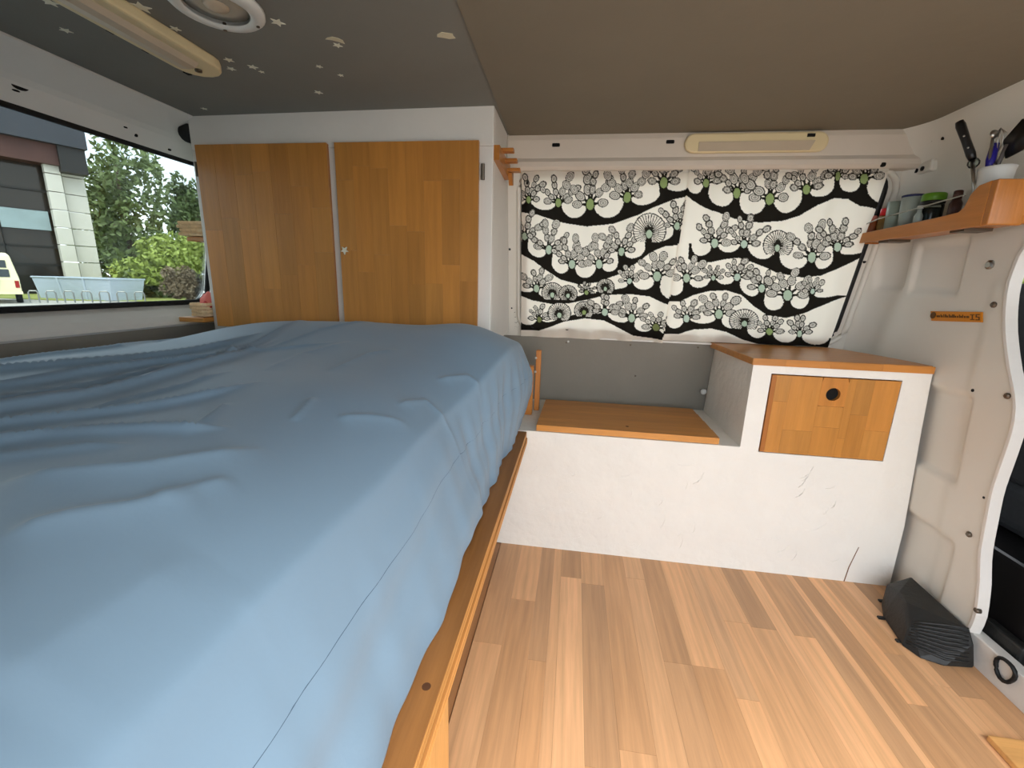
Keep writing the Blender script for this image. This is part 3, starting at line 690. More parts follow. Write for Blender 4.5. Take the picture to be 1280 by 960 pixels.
# loose seat board
t_ = thing('seat_board', 'wooden seat board lying on the low white bench', 'board', (.18, 1.44, zb))
for k, (y0, y1, c) in enumerate(((1.281, 1.36, 1.02), (1.36, 1.45, .93), (1.45, 1.53, .98), (1.53, 1.598, .88))):
    f0, f1 = (y0-1.281)/.317, (y1-1.281)/.317
    bm = bmesh.new(); prism(bm, [(-.096+.008*f0, y0, zb+.001), (.4525, y0+.0, zb+.001), (.4545, y1-.0004, zb+.001), (-.096+.008*f1, y1-.0004, zb+.001)], (0, 0, .0195))
    pb = obj('plank', bm, 'varnish_x', t_, color=(c*1.18, c*1.16, c*1.12))
p = pix(784, 533, 2, zb+.0205); obj('knot', L([(.006, 0), (.005, .0006)], (p.x, p.y, zb+.0203), 10), 'knotwood', t_)
# white wall peg above the bench
p = pix(877, 489, 1, 1.655)
t_ = thing('wall_peg', 'small white plastic peg on the grey panel by the cabinet', 'peg', p)
obj('stem', T([(p.x, 1.668, p.z), (p.x, 1.635, p.z+.004)], .005, 10), 'white_plastic', t_, smooth=True)
obj('head', L([(.004, 0), (.010, .002), (.011, .006), (.006, .010), (.001, .011)], (p.x, 1.637, p.z+.003), 14, (0, -1, .1)), 'white_plastic', t_, smooth=True)

# ================================================================ CURTAINS (printed with waves of little trees)
GXn, GZn = 620, 330
pxs = np.linspace(655, 1086, GXn); pys = np.linspace(208, 432, GZn)
PX, PY = np.meshgrid(pxs, pys)
def l1(pts): return [(640+x*.2397, 200+y*.2397) for x, y in pts]
def l2(pts): return [(860+x*.25, 200+y*.25) for x, y in pts]
bandsL = [
 ([(70, 268), (150, 280), (250, 312), (420, 338), (560, 320), (680, 280), (760, 240), (860, 205), (918, 195)], [(100, 205, .8, 0), (262, 222, .95, 0), (432, 230, 1.25, 0), (624, 195, 1.15, 0), (808, 125, 1.15, 0)]),
 ([(60, 485), (130, 520), (200, 570), (280, 620), (380, 645), (480, 630), (600, 580), (700, 510), (760, 460), (830, 430), (930, 425)], [(80, 390, .9, 0), (215, 460, 1.1, 0), (342, 535, 1.1, 0), (488, 530, 1.1, 0), (604, 462, .95, 0), (745, 370, 1.35, 1), (880, 332, .85, 0)]),
 ([(60, 720), (120, 745), (230, 762), (330, 755), (430, 730), (530, 700), (650, 690), (760, 700), (830, 735), (900, 755)], [(148, 675, 1, 0), (237, 710, .95, 1), (323, 712, .8, 1), (423, 690, .6, 0), (525, 665, .75, 1), (650, 618, .75, 0), (795, 588, 1.2, 0)]),
 ([(60, 930), (160, 930), (220, 905), (300, 868), (420, 840), (520, 850), (600, 890), (680, 935), (930, 960)], [(165, 860, .8, 0), (277, 828, 1.0, 1), (412, 805, .85, 1), (525, 800, 1, 0), (668, 828, 1.15, 0), (797, 878, 1, 0)])]
bandsR = [
 ([(0, 185), (50, 212), (130, 250), (230, 285), (350, 303), (450, 295), (530, 270), (600, 225), (680, 190), (740, 195), (790, 225), (900, 250)], [(95, 125, .9, 0), (237, 172, 1.1, 0), (388, 198, 1.2, 0), (552, 155, 1, 0), (680, 100, .85, 0), (797, 110, 1, 0)]),
 ([(0, 470), (60, 495), (130, 497), (210, 478), (270, 470), (350, 500), (450, 540), (560, 562), (650, 550), (720, 515), (800, 465), (900, 440)], [(147, 403, 1.05, 0), (290, 403, .9, 0), (443, 420, 1.15, 1), (596, 463, 1.2, 0), (713, 410, 1, 0)]),
 ([(0, 705), (60, 670), (130, 645), (220, 638), (290, 660), (350, 720), (420, 765), (500, 775), (600, 740), (740, 660), (900, 600)], [(25, 580, 1.1, 0), (150, 575, .65, 0), (268, 568, .9, 0), (380, 622, 1, 0), (503, 655, 1.3, 0), (618, 630, .7, 0)]),
 ([(0, 890), (70, 860), (150, 850), (230, 868), (300, 905), (420, 940), (900, 960)], [(33, 800, 1, 0), (187, 768, 1.25, 0), (308, 815, 1.1, 1), (432, 855, .9, 0), (570, 860, .9, 0)])]
CR = np.empty((GZn, GXn, 3)); CR[:] = lin((240, 231, 216))[:3]
BLK = np.array(lin((30, 27, 22))[:3]); WHT = np.array(lin((240, 231, 216))[:3])
split = 864-(PY-212)*.115
def paint(mask, c): CR[mask] = c
def leaf(cx, cy_, a, b2, ang, side):
    dx_ = PX-cx; dy_ = PY-cy_; u = dx_*math.cos(ang)+dy_*math.sin(ang); v = -dx_*math.sin(ang)+dy_*math.cos(ang)
    r = np.sqrt((u/a)**2+(v/b2)**2); mk = (r < 1) & side
    g = .5+.5*np.cos(r*a*2.6)
    CR[mk] = (np.array(lin((112, 106, 98))[:3])*(1-g[mk, None])+np.array(lin((226, 218, 204))[:3])*g[mk, None])
    paint((np.abs(r-1)*min(a, b2) < .42) & side, BLK*1.6)
def seg(x0, y0, x1, y1, w0, w1, side):
    d2 = (x1-x0)**2+(y1-y0)**2; s = np.clip(((PX-x0)*(x1-x0)+(PY-y0)*(y1-y0))/d2, 0, 1)
    dist = np.hypot(PX-x0-s*(x1-x0), PY-y0-s*(y1-y0)); paint((dist < w0+(w1-w0)*s) & side, BLK)
pr = random.Random(3)
greens = [(140, 156, 100), (176, 190, 168), (180, 194, 176), (170, 184, 160)]
for conv, bands, side, sc in ((l1, bandsL, PX < split, .2397), (l2, bandsR, PX >= split, .25)):
    for bi, (cv, trees) in enumerate(bands):
        cv2 = np.array(conv(cv)); low = np.interp(PX, cv2[:, 0], cv2[:, 1])
        low = low  # lower edge of the black wave
        th = 8.0
        tr = [(conv([(x, y)])[0], s, k) for x, y, s, k in trees]
        ex = [((tr[0][0][0]-30, tr[0][0][1]), 1, 0)]+tr+[((tr[-1][0][0]+36, tr[-1][0][1]+4), 1, 0)]
        for (A_, sA, _k), (C_, sC, _k2) in zip(ex, ex[1:]):   # wave with a round bowl between each two trunks
            m2 = (PX >= A_[0]) & (PX <= C_[0]) & (PY < low) & side
            mid = (A_[0]+C_[0])/2; near = np.where(PX < mid, A_[1], C_[1]); hw = max((C_[0]-A_[0])/2-3.6*(sA+sC)/2, 3)
            lm = float(np.interp(mid, cv2[:, 0], cv2[:, 1])); room = max(lm-th-max(A_[1], C_[1])+2, 5); bb = min(hw*1.05, room)
            cyy = (low*.35+lm*.65)-th-bb; dd = PX-mid
            white = ((dd/hw)**2+((PY-cyy)/bb)**2 < 1) | ((PY < cyy) & (np.abs(dd) < hw*np.clip(1-.10*np.clip((cyy-PY)/bb, 0, 2), .7, 1)))
            paint(m2 & (PY > near) & ~white, BLK)
        for (tx, ty), s, k in tr:
            gc = greens[0] if (bi == 0 or pr.random() < .2) else greens[pr.randrange(1, 4)]
            if bi == 3 and pr.random() < .3: gc = (116, 122, 76)
            if k == 1:
                R = 15*s; ang = np.arctan2(PY-ty+1, PX-tx); rr = np.hypot((PX-tx)/1.0, (PY-ty+3*s)/1.0)
                mk = (rr < R) & (PY < ty+7*s) & (PY < ty+3+R*.5) & side
                paint(mk, WHT*.9)
                ln = np.abs(((ang*9/math.pi*2) % 1)-.5)*rr*math.pi/18 < .42
                paint(mk & ln, BLK*1.5); paint((np.abs(rr-R) < .6) & (PY < ty+7*s) & side, BLK)
                seg(tx, ty+2, tx, ty+7*s, 2.2*s, 3*s, side)
            else:
                nb = 6
                for q_ in range(nb):
                    an = math.radians(-172+q_*(164/(nb-1))+pr.uniform(-8, 8)); l0 = 8.6*s*pr.uniform(.85, 1.15)
                    ex, ey = tx+math.cos(an)*l0*1.0, ty+math.sin(an)*l0*1.15
                    seg(tx, ty, ex, ey, 2.0*s, 1.0, side)
                    lr = 4.8*s*pr.uniform(.85, 1.2)
                    leaf(ex+math.cos(an)*lr*.8, ey+math.sin(an)*lr*.8, lr, lr*.72, an, side)
                    for _r in range((2 if bi <= 1 else 1) if 0 < q_ < nb-1 else 0):
                        a2 = an+pr.uniform(-.4, .4); l2_ = lr*pr.uniform(.85, 1.1); ex, ey = (ex, ey) if _r == 0 else (ex+math.cos(an)*lr*1.6, ey+math.sin(an)*lr*1.6)
                        leaf(ex+math.cos(an)*lr*1.7+math.cos(a2)*l2_*.9, ey+math.sin(an)*lr*1.7+math.sin(a2)*l2_*.9, l2_, l2_*.75, a2, side)
            ew, eh = (3.7*s, 5.2*s) if k == 0 else (2.8*s, 3.8*s)
            r = np.hypot((PX-tx)/ew, (PY-ty)/eh); paint((r < 1.28) & side, BLK); paint((r < 1) & side, np.array(lin(gc)[:3]))
def ycur(x, z, ph, amp=.006):
    return yw(z)-.022+amp*math.sin(x*46+ph+2*z)+.3*amp*math.sin(x*101+z*6)
def curtain(name, lab, c0, c1, right):
    idx = [c for c in range(GXn) if c0 <= pxs[c] <= c1]
    Pc = np.zeros((GZn, len(idx), 3)); 
    for i, py in enumerate(pys):
        f = i/(GZn-1); z = 1.236-(1.236-(.679 if right else .668))*f
        for j, c in enumerate(idx):
            # flat cloth: its x follows the rail, slightly narrower towards the hem on the right
            u = (pxs[c]-655)/431; x = -.194+u*(1.062)-.018*u*f*0
            edge = 0
            if right: edge = .012*math.exp(-((pxs[c]-c0)/7)**2)
            else: edge = .010*math.exp(-((pxs[c]-c1)/8)**2)
            yy = ycur(x, z, 1.0)-edge-(.004 if right else 0)
            Pc[i, j] = (x, max(yy, 1.472) if z > 1.204 else yy, z)
    me = grid_mesh(name, Pc); ca = me.color_attributes.new('print', 'FLOAT_COLOR', 'POINT')
    cc = np.ones((GZn, len(idx), 4), np.float32)
    fr_ = np.linspace(0, 1, GZn)[:, None]; uu = (pxs[idx][None, :]-655)/431     # the cloth narrows a little towards its hem
    ci = np.clip(np.round(uu*(431-52*fr_)/431*(GXn-1)), 0, GXn-1).astype(int); cc[..., :3] = CR[np.arange(GZn)[:, None], ci]
    ca.data.foreach_set('color', cc.reshape(-1))
    t2 = thing(name, lab, 'curtain', (float(Pc[0, :, 0].mean()), 1.6, .668), 'printed curtains at the side window')
    mobj('cloth', me, 'printed_cotton', t2, smooth=True)
    return t2
cl = curtain('window_curtain', 'white curtain printed with black waves and trees next to the cupboard', 655, 864, False)
cr = curtain('window_curtain', 'white curtain printed with black waves and trees above the worktop', 862, 1086, True)
# rail
tag(obj('curtain_rail', T([(-.24, 1.493, 1.228), (.93, 1.493, 1.228)], .0045, 8), 'hinge'), 'thin grey curtain rail under the window beam', 'curtain rail')
# clear-out of old tape strip under the curtain
bm = B(.10, .86, 1.606, 1.612, .668, .6735); obj('sealant_strip', bm, 'white_paint', wall_far)

# ================================================================ SHELF AND JARS
SX0, SX1, SZ = .860, .948, 1.033
def xin(z): return xb(z)-.006
t_ = thing('spice_shelf', 'narrow wooden wall shelf with wire rail on the bulkhead', 'shelf', (.9, 1.33, 1.012))
SY0, SY1 = 1.105, 1.530
obj('board', B(SX0, SX1-.004, SY0, SY1, 1.016, SZ), 'varnish_y', t_, color=(.95, .82, .7), bevel=.0015)
bm = bmesh.new()
prof = [(SY1, 1.012), (SY1, 1.040), (1.24, 1.045), (1.172, 1.048), (1.160, 1.056), (1.150, 1.082), (1.134, 1.097), (SY0, 1.101), (SY0, 1.010)]
prism(bm, [(SX0-.008, y, z) for y, z in prof], (.010, 0, 0)); obj('front_lip', bm, 'varnish_y', t_, color=(1.0, .86, .72), bevel=.0015)
obj('end_panel', B(SX0-.008, SX1-.032, SY0-.016, SY0, 1.010, 1.101), 'varnish_z', t_, color=(.9, .76, .62), bevel=.003)
obj('end_panel', B(SX0-.008, SX1-.03, SY1, SY1+.008, 1.012, 1.062), 'varnish_z', t_, color=(.85, .7, .6))
obj('wire_rail', T([(SX0-.004, SY1+.004, 1.062), (SX0-.006, 1.45, 1.073), (SX0-.006, 1.2, 1.083), (SX0-.004, 1.17, 1.085)], .0018, 6), 'metal', t_)
for (y) in (1.45, 1.2): obj('bracket', B(SX0+.02, SX1-.01, y-.02, y+.02, 1.009, 1.0155), 'hinge', t_)
def on_shelf(px, z=SZ, x=.902):
    p = pix(px, 262, 0, x); return Vector((x, p.y, z))
def jar(name, lab, cat, px, parts, x=.902):
    p = on_shelf(px, SZ+.0005, x); t2 = thing(name, lab, cat, p)
    for nm, prof, m_ in parts: obj(nm, L(prof, p, 20), m_, t2, smooth=True)
    return t2
jar('spice_jar', 'small spice jar with brown contents and a pinkish lid by the curtain', 'jar', 1094, [('body', [(.0105, 0), (.011, .003), (.011, .038), (.009, .042)], 'spice'), ('lid', [(.010, .042), (.010, .054), (.009, .056)], 'pinklid')], .873)
jar('spice_jar', 'small spice jar with a bright red lid on the wooden shelf', 'jar', 1107, [('body', [(.0125, 0), (.013, .003), (.013, .050), (.010, .054)], 'spice2'), ('lid', [(.011, .054), (.011, .072), (.010, .074)], 'red')], .890)
jar('tumbler', 'plain grey green tumbler next to the red lidded jar', 'cup', 1119, [('wall', [(.017, 0), (.0205, .088), (.0195, .088), (.016, .004)], 'cup_green')])
jar('tumbler', 'grey tumbler with a navy blue rim on the wooden shelf', 'cup', 1138, [('wall', [(.020, 0), (.0245, .092), (.0235, .092), (.019, .004)], 'cup_grey'), ('rim', [(.0246, .090), (.0252, .095), (.0238, .096), (.0232, .091)], 'navy')], .906)
t2 = jar('storage_jar', 'glass storage jar with green screw lid and dark contents', 'jar', 1164, [('contents', [(.022, .002), (.0225, .046), (.02, .05)], 'darkjar'), ('lid', [(.023, .066), (.025, .068), (.025, .083), (.022, .086)], 'lime'), ('lid_band', [(.0245, .060), (.0245, .068)], 'black_gloss')], .908)
p = on_shelf(1164, SZ, .908); obj('glass_body', L([(.0235, 0), (.0245, .003), (.0245, .056), (.022, .062)], p, 20, close=False), 'jar_glass', t2, smooth=True)
jar('small_bottle', 'small clear bottle between the tumblers and the green lidded jar', 'bottle', 1150, [('body', [(.009, 0), (.0095, .03), (.005, .04), (.005, .048)], 'cup_grey'), ('cap', [(.0065, .048), (.0065, .056)], 'white_plastic')], .879)
jar('dark_bottle', 'slim dark brown bottle beside the white utensil pot', 'bottle', 1193, [('body', [(.012, 0), (.0125, .05), (.008, .06)], 'brownjar'), ('cap', [(.009, .06), (.009, .078), (.007, .08)], 'brownjar')], .912)
# utensil pot
pp = Vector((.906, 1.170, SZ+.0005))
t2 = thing('utensil_pot', 'white plastic pot holding kitchen tools on the shelf end', 'pot', pp)
bm = bmesh.new(); prof = [(.024, .0), (.030, .100), (.0315, .107), (.030, .108), (.0285, .100), (.0225, .004)]; lathe(bm, prof, pp, 24); obj('pot_wall', bm, 'white_plastic', t2, smooth=True)
zt_ = pp.z
def tool(name, lab, cat, parts):
    t3 = thing(name, lab, cat, pp+Vector((0, 0, .01)), 'kitchen tools in the white pot')
    for nm, bm, m_ in parts: obj(nm, bm, m_, t3, smooth=True)
def at(px, py, y): return pix(px, py, 1, y)
a, c = at(1216, 200, 1.19), at(1199, 152, 1.215); base = pp+Vector((-.012, .012, .012)); d = (c-a)
tool('kitchen_knife', 'kitchen knife with a riveted black handle in the white pot', 'knife', [('handle', T([a, a.lerp(c, .15), a.lerp(c, .5), a.lerp(c, .9), c], [.0065, .0085, .008, .009, .007], 10), 'black_gloss'), ('blade', T([a, base], [.005, .003], 4), 'metal')] + [('rivet', L([(.002, -.0095), (.002, .0095)], a.lerp(c, f), 8, (1, 1, 0)), 'metal') for f in (.3, .6)])
a, c = at(1236, 208, 1.17), at(1244, 180, 1.175); tool('pen', 'dark blue tool handle in the white pot', 'utensil', [('handle', T([pp+Vector((0, 0, .01)), a, a.lerp(c, .3), c], [.004, .006, .0085, .0075], 10), 'bluepen')])
a, c = at(1216, 203, 1.150), at(1217, 203.5, 1.150); tool('glass_ball', 'clear glass knob end of a stirrer in the white pot', 'utensil', [('knob', L([(.001, -.011), (.006, -.0095), (.0105, -.003), (.0105, .003), (.006, .0095), (.001, .011)], at(1217, 204, 1.185), 16), 'jar_glass'), ('stem', T([at(1217, 207, 1.185)+Vector((0, 0, -.006)), pp+Vector((-.01, .004, .012))], .002, 6), 'metal')])
a, c = at(1248, 204, 1.165), at(1260, 180, 1.155); e_ = at(1292, 165, 1.14)
tool('spatula', 'black plastic spatula leaning out of the white pot', 'utensil', [('stem', T([pp+Vector((.006, -.006, .012)), a, c], [.003, .004, .005], 8), 'greyplastic'), ('blade', hull([c+Vector((x, y, z)) for x in (-.002, .002) for y, z in ((.012, .010), (-.02, .042), (-.05, .03), (-.045, -.02), (-.005, -.03))]), 'black_gloss')])
def whisk(px, py, y, r, lab, nm='whisk'):
    tip = at(px, py, y); b0 = pp+Vector((.004, 0, .012)); ax = (tip-b0).normalized(); s = ax.cross(Vector((0, 0, 1))).normalized(); u = s.cross(ax); prt = [('stem', T([b0, tip-ax*.05], .002, 6), 'metal')]
    for k in range(4):
        w = s*math.cos(k*math.pi/4)+u*math.sin(k*math.pi/4)
        prt.append(('wire', T([tip-ax*.05, tip-ax*.03+w*r, tip-ax*.012+w*r, tip, tip-ax*.012-w*r, tip-ax*.03-w*r, tip-ax*.05], .0009, 5), 'metal'))
    tool(nm, lab, 'utensil', prt)
whisk(1251, 160, 1.17, .010, 'small wire whisk in the white pot')
a, c = at(1238, 200, 1.16), at(1242, 168, 1.165); tool('spoon', 'metal spoon standing in the white pot', 'spoon', [('stem', T([pp+Vector((-.004, .006, .012)), c], [.002, .003], 6), 'metal'), ('bowl', L([(.001, -.001), (.007, .0), (.009, .002), (.001, .003)], c, 14, (0, -1, .2)), 'metal')])

# ================================================================ FLOOR-LEVEL THINGS AT THE BULKHEAD
t_ = thing('duct_cover', 'black plastic duct cover with ribbed front on the floor by bulkhead', 'cover', (.93, 1.09, 0))
bpts = [pix(x, y, 2, .0) for x, y in ((1101, 756), (1103, 772), (1120, 784), (1127, 808), (1150, 824), (1180, 834), (1226, 837))]
tp = [pix(1124, 727, 0, .965), pix(1158, 727, 0, .99), pix(1110, 738, 0, .93), pix(1140, 770, 0, .905), pix(1220, 778, 0, .995), pix(1160, 760, 0, .93)]
body = hull([Vector((min(p.x, .992), p.y, .0005)) for p in bpts] + [Vector((.992, .985, .0005)), Vector((.992, 1.2, .0005))] + [
    Vector((.925, 1.195, .062)), Vector((.990, 1.205, .088)), Vector((.912, 1.135, .080)), Vector((.905, 1.10, .078)), Vector((.990, 1.02, .083)), Vector((.985, .995, .060)), Vector((.885, 1.05, .045))])
from mathutils.bvhtree import BVHTree
bt_ = BVHTree.FromBMesh(body); obj('body', body, 'black_plastic', t_, bevel=.006, seg=3)
def hitb(px, py):
    d = (FW+(px-640)/F*RV-(py-480)/F*UV).normalized(); h = bt_.ray_cast(Vector((0, 0, CH)), d); return h[0]
def lp(a, c, f): return (a[0]+(c[0]-a[0])*f, a[1]+(c[1]-a[1])*f)
for k in range(9):      # moulded ribs across the front face
    f = (k+.3)/9.2; A_, M_, C_ = lp((1142, 776), (1131, 806), f), lp((1186, 780), (1182, 829), f), lp((1224, 786), (1226, 834), f)
    pts = [hitb(*lp(A_, M_, g)) for g in (0, .25, .5, .75)]+[hitb(*lp(M_, C_, g)) for g in (0, .33, .66, 1)]
    pts = [p_ for p_ in pts if p_ is not None]
    if len(pts) > 2: obj('rib', T(pts, [.0012]+[.0034]*(len(pts)-2)+[.0016], 6), 'black_plastic', t_, smooth=True)
for (px, py) in ((1101, 751), (1100, 772), (1123, 801)):
    p = pix(px, py, 2, .003); obj('tab', B(p.x-.006, p.x+.012, p.y-.005, p.y+.005, .0003, .006), 'black_plastic', t_, bevel=.002)
# painted riser of the seat box and its black ring
sill = struct(obj('trim_1', B(1.0, 1.03, .12, 1.04, -.012, .072), 'white_paint', bevel=.003), 'white painted riser between wooden floor and driver seat')
rc2 = pix(1257, 838, 0, .997)
pts = []
for k in range(18):
    an = 2*math.pi*k/18; rr = .021+.0015*math.sin(an*3); pts.append((.9955, rc2.y+rr*math.cos(an), rc2.z+rr*1.15*math.sin(an)))
tag(obj('ring_pull', T(pts, .0042, 8, True), 'black_rubber', smooth=True), 'black ring on the white riser beside the duct cover', 'ring')
# end of the door-step board
p0 = pix(1250, 945, 2, 0)
tag(obj('step_board', B(p0.x, 1.0-.002, .45, p0.y+.03, .0008, .014), 'pine_x', bevel=.002, color=(1.15, 1.15, 1.15)), 'pale wooden board lying on the floor by the white riser', 'board')
# driver seat behind the bulkhead
t_ = thing('driver_seat', 'dark cloth driver seat behind the white bulkhead', 'seat', (1.35, 1.0, .1))
obj('seat_box', B(1.06, 1.6, .62, 1.30, -.012, .26), 'black_gloss', t_, bevel=.01)
obj('cushion', B(1.15, 1.62, .66, 1.28, .26, .40), 'seatcloth', t_, bevel=.04, seg=4)
bm = bmesh.new(); prism(bm, [(1.16, .70, .38), (1.10, .70, .6), (1.06, .72, .88), (1.14, .72, .92), (1.24, .70, .6), (1.28, .70, .42)], (0, .56, 0)); obj('backrest', bm, 'seatcloth', t_, bevel=.03, seg=4)
obj('headrest', B(1.05, 1.14, .86, 1.10, .95, 1.12), 'seatcloth', t_, bevel=.03, seg=4)
for y in (.93, 1.03): obj('headrest_post', T([(1.10, y, .90), (1.095, y, .97)], .006, 8), 'metal', t_)
obj('lever', B(1.035, 1.06, .95, 1.05, .02, .10), 'black_plastic', t_, bevel=.006)

# ================================================================ OUTSIDE, SEEN THROUGH THE REAR WINDOW
GZ0 = -.55
ground = struct(obj('ground', B(-120, 80, -80, 120, GZ0-.3, GZ0), 'asphalt'), 'pale paved yard')
bm = bmesh.new(); prism(bm, [(-60, 17, GZ0), (-24.5, 17.4, GZ0), (-19, 20.5, GZ0), (-10, 60, GZ0), (-60, 80, GZ0)], (0, 0, .03)); struct(obj('lawn', bm, 'lawn'), 'strip of lawn beyond the yard')
def gpt(px, py): return pix(px, py, 2, GZ0+.03)
def zat(px, py, P0):
    """height where the pixel's ray passes over ground point P0"""
    d = FW+(px-640)/F*RV-(py-480)/F*UV; k = math.hypot(P0.x, P0.y)/math.hypot(d.x, d.y); return CH+d.z*k
# skips
def skip(pl, pr_, pt, lab):
    A, C = gpt(*pl), gpt(*pr_); h = zat(pl[0], pt, A)-A.z
    ax = (C-A); ln = ax.length; ax.normalize(); nr = Vector((-ax.y, ax.x, 0)); 
    if nr.y < 0: nr = -nr
    t2 = thing('skip_container', lab, 'skip', (A+C)/2, 'grey skips on the lawn')
    A = A.copy(); A.z = GZ0+.03
    bm = bmesh.new(); bt = [A+ax*.25, A+ax*(ln-.1), A+ax*(ln-.1)+nr*1.5, A+ax*.25+nr*1.5]; tpv = [A-ax*.05, A+ax*ln, A+ax*ln+nr*1.7, A-ax*.05+nr*1.7]
    vb = [bm.verts.new(v) for v in bt]; vt = [bm.verts.new(v+Vector((0, 0, h))) for v in tpv]
    bm.faces.new(vb)
    for k in range(4): bm.faces.new([vb[k], vb[(k+1) % 4], vt[(k+1) % 4], vt[k]])
    obj('tub', bm, 'skip_grey', t2)
    obj('rim', T([v+Vector((0, 0, h)) for v in tpv], .05, 6, True), 'skip_grey', t2)
    n = max(2, int(ln/1.3))
    for k in range(1, n):
        f = k/n; obj('rib', T([A+ax*(.25+(ln-.35)*f)-nr*.02, A+ax*(-.05+(ln+.05)*f)-nr*.02+Vector((0, 0, h))], .05, 4), 'skip_grey', t2)
skip((46, 372), (142, 376), 346, 'longer grey steel skip standing in front of the concrete pillar')
skip((148, 373), (180, 372.5), 349, 'shorter grey steel skip standing before the green bush')
for k in range(7):
    A = gpt(38+k*22, 378.5); C = gpt(50+k*22, 378.5); t2 = T([A, A+Vector((0, 0, .42)), A.lerp(C, .15)+Vector((0, 0, .5)), A.lerp(C, .85)+Vector((0, 0, .5)), C+Vector((0, 0, .42)), C], .03, 6)
    tag(obj('rack_hoop', t2, 'galv'), 'low metal hoop stand on the lawn in front of the skips', 'hoop', 'hoops in front of the skips')
# cream car, seen from behind
R_ = gpt(31, 378.5); dirv = Vector((R_.x, R_.y, 0)).normalized(); left = Vector((dirv.y, -dirv.x, 0))
if left.y > 0: left = -left
t2 = thing('cream_car', 'cream off road car with spare wheel parked outside', 'car', R_)
def cp(l_, d_, z): return R_+left*l_+dirv*d_+Vector((0, 0, z))
wd = 1.7; bm = bmesh.new()
sec = [(0, .35, 0), (0, .95, 0), (.14, 1.9, .18), (.22, 2.02, .3)]
body_pts = []
for d_ in (0, 3.6):
    for (ins, z, dd) in sec:
        for l_ in (ins, wd-ins): body_pts.append(cp(l_, d_+(dd if d_ == 0 else -dd), z))
obj('body', hull(body_pts), 'car_cream', t2, bevel=.05, seg=3)
def rq(l0, l1, z0, z1, m_, nm, off=.02):
    f = lambda z: np.interp(z, [.35, .95, 1.9, 2.02], [0, 0, .18, .3])
    bm = bmesh.new(); prism(bm, [cp(l0, f(z0)-off, z0), cp(l1, f(z0)-off, z0), cp(l1, f(z1)-off, z1), cp(l0, f(z1)-off, z1)], dirv*.03); obj(nm, bm, m_, t2)
rq(.28, .80, 1.42, 1.72, 'car_glass', 'window'); rq(.86, 1.42, 1.42, 1.72, 'car_glass', 'window'); rq(.24, .80, 1.05, 1.36, 'car_glass', 'window'); rq(.86, 1.46, 1.05, 1.36, 'car_glass', 'window')
rq(.03, .15, .62, .9, 'taillight', 'tail_light'); rq(1.55, 1.67, .62, .9, 'taillight', 'tail_light'); rq(-.02, 1.72, .36, .48, 'car_cream', 'bumper', .1)
obj('spare_wheel', L([(.12, -.1), (.3, -.1), (.33, -.05), (.33, .05), (.3, .1), (.12, .1)], cp(.95, -.12, 1.05), 24, dirv), 'tyre', t2, smooth=True)
for l_ in (.12, wd-.12):
    for d_ in (.7, 3.0): obj('wheel', L([(.15, -.1), (.32, -.1), (.34, 0), (.32, .1), (.15, .1)], cp(l_, d_, .31), 20, left), 'tyre', t2, smooth=True)
# big hall with concrete pillar
Dp = 38.0
def far(px, py, dist):
    d = FW+(px-640)/F*RV-(py-480)/F*UV; return Vector((0, 0, CH))+d*(dist/math.hypot(d.x, d.y))
hall = thing('hall_building', 'large hall with dark glazed front and pale concrete pillar outside', 'building', (-31, 22, GZ0))
fd = Vector((.42, .91, 0)).normalized(); fn = Vector((fd.y, -fd.x, 0))
O0 = far(73, 300, Dp); O0.z = 0
def onf(px, py, off=0):
    """pixel on the facade's vertical plane"""
    d = FW+(px-640)/F*RV-(py-480)/F*UV; c = Vector((0, 0, CH)); o2 = O0+fn*off; k = (o2-c).dot(fn)/d.dot(fn); return c+d*k
def slab(px0, px1, z0, z1, off, th, m_, nm):
    A, C = onf(px0, 300, off), onf(px1, 300, off); bm = bmesh.new()
    prism(bm, [(A.x, A.y, z0), (C.x, C.y, z0), (C.x, C.y, z1), (A.x, A.y, z1)], -fn*th); return obj(nm, bm, m_, hall)
zbm = onf(40, 205).z; ztop = onf(40, 140).z
slab(-90, 74, GZ0, zbm+.2, 0, .3, 'dark_glass', 'glazed_front')
for py in (236, 262, 284, 307, 330):
    z = onf(30, py).z; slab(-90, 73, z-.06, z+.06, .1, .2, 'mullion', 'mullion')
for px in (-40, 5): slab(px, px+2, GZ0, zbm, .1, .2, 'mullion', 'mullion')
z0_, z1_ = onf(30, 286).z, onf(30, 262).z; slab(6, 67, z0_, z1_, .25, .1, 'signboard', 'sign_panel')
pw = thing('concrete_tower', 'pale concrete wall of stacked panels at the hall corner', 'wall', O0)
hz = GZ0; zt2 = onf(110, 205).z; n = 8
for k in range(n):
    z0_ = GZ0+(zt2-GZ0)*k/n; z1_ = GZ0+(zt2-GZ0)*(k+1)/n-.05
    for (a, c, off) in ((73, 92, .75), (93, 119, .35)):
        A, C = onf(a, 300, off), onf(c, 300, off); bm = bmesh.new(); prism(bm, [(A.x, A.y, z0_), (C.x, C.y, z0_), (C.x, C.y, z1_), (A.x, A.y, z1_)], -fn*.4); obj('panel', bm, 'concrete', pw)
slab(-90, 94, zbm, onf(40, 180).z, 1.0, 1.2, 'beam_brown', 'beam'); slab(94, 126, zbm-.3, onf(40, 172).z, 1.2, 1.6, 'mullion', 'beam_end'); 
slab(-90, 130, onf(40, 180).z, onf(40, 135).z, 1.4, 3, 'slate', 'roof_edge')
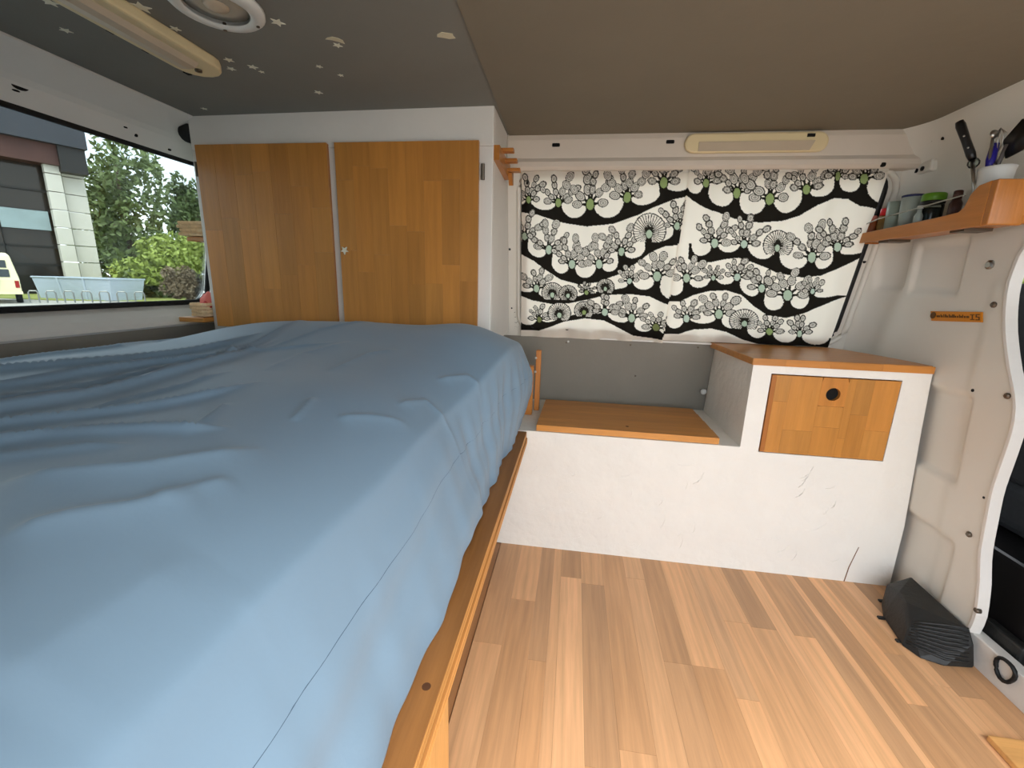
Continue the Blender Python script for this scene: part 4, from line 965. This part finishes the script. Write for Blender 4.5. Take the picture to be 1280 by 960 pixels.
# trees and shrubs
def foliage(c, rx_, ry_, rz_, n, size, seed):
    r2 = np.random.default_rng(seed); 
    lob = r2.normal(size=(26, 3)); lob /= np.linalg.norm(lob, axis=1)[:, None]; lob *= r2.uniform(.35, .85, (26, 1)); lr = r2.uniform(.22, .42, 26)
    k = r2.integers(0, 26, n); d = r2.normal(size=(n, 3)); d /= np.linalg.norm(d, axis=1)[:, None]
    p_ = lob[k]+d*lr[k][:, None]*r2.uniform(.6, 1, (n, 1)); p_ = p_*np.array([rx_, ry_, rz_])+np.array(c)
    p_[:, 2] = np.maximum(p_[:, 2], GZ0+.1)
    a = r2.normal(size=(n, 3)); a /= np.linalg.norm(a, axis=1)[:, None]; b2 = np.cross(a, r2.normal(size=(n, 3))); b2 /= np.linalg.norm(b2, axis=1)[:, None]
    s = size*r2.uniform(.6, 1.3, (n, 1)); V = np.stack([p_-a*s, p_+b2*s*.5, p_+a*s, p_-b2*s*.5], 1)
    me = bpy.data.meshes.new('foliage'); me.vertices.add(4*n); me.vertices.foreach_set('co', V.reshape(-1).astype(np.float32))
    me.loops.add(4*n); me.loops.foreach_set('vertex_index', np.arange(4*n, dtype=np.int32)); me.polygons.add(n); me.polygons.foreach_set('loop_start', np.arange(0, 4*n, 4, dtype=np.int32)); me.update(calc_edges=True); return me
def tree(lab, px, py_c, dist, w_px, h_px, n, size, m_, seed, trunk=True, nm='tree', cat='tree', group=None):
    c = far(px, py_c, dist); kpx = dist/F*1.45; rx_ = w_px/2*kpx*.78; rz_ = h_px/2*kpx*.78
    t3 = thing(nm, lab, cat, (c.x, c.y, GZ0), group)
    f = mobj('foliage', foliage(c, rx_, rx_, rz_, n, size, seed), m_, t3); f['kind'] = 'stuff'
    if trunk:
        b0 = Vector((c.x, c.y, GZ0-.05)); obj('trunk', T([b0, b0.lerp(c, .4)+Vector((.1, .1, 0)), c, c+Vector((0, .2, rz_*.6))], [.28, .22, .14, .04], 8), 'bark', t3, smooth=True)
        for k in range(5):
            an = k*1.3; obj('branch', T([b0.lerp(c, .55+.08*k), c+Vector((math.cos(an)*rx_*.55, math.sin(an)*rx_*.55, rz_*.25*math.sin(k)))], [.09, .02], 6), 'bark', t3)
    return t3
tree('tall leafy tree rising beside the concrete pillar', 152, 258, 46, 66, 170, 4200, .27, 'leaf_mid', 1, group='trees behind the yard')
tree('darker tree with dense low crown behind the grey skips', 150, 330, 58, 60, 70, 4500, .26, 'leaf_dark', 2, group='trees behind the yard')
tree('distant tree with loose crown beyond the green bush', 236, 268, 64, 34, 70, 2500, .34, 'leaf_dark', 3, group='trees behind the yard')
tree('lime green spreading bush next to the shorter skip', 208, 332, 34, 90, 58, 7000, .17, 'leaf_lime', 4, False, 'bush', 'bush')
tree('mid green bush filling in below the lime green bush', 188, 353, 33, 34, 28, 3000, .14, 'leaf_mid', 5, False, 'bush', 'bush')
tree('round dry brown shrub at the lawn edge', 225, 357, 26, 26, 34, 3000, .08, 'leaf_dry', 6, False, 'shrub', 'shrub')
tree('round grey shrub behind the dry brown one', 245, 355, 27.5, 26, 30, 2600, .08, 'leaf_grey', 7, False, 'shrub', 'shrub')
tree('dark hedge tree standing past the rear pillar', 300, 330, 45, 70, 70, 3500, .26, 'leaf_dark', 8, group='trees behind the yard')
# greenery past the driver's window
for k, (x, y) in enumerate(((3.4, 9), (8, 8), (12, 14))):
    t3 = thing('roadside_bush', 'green roadside bush outside the driver side windows', 'bush', (x, y, GZ0), 'bushes outside the driver side windows')
    f = mobj('foliage', foliage((x, y, .9), 2.2, 1.5, 1.7, 2500, .14, 20+k), 'leaf_lime', t3); f['kind'] = 'stuff'
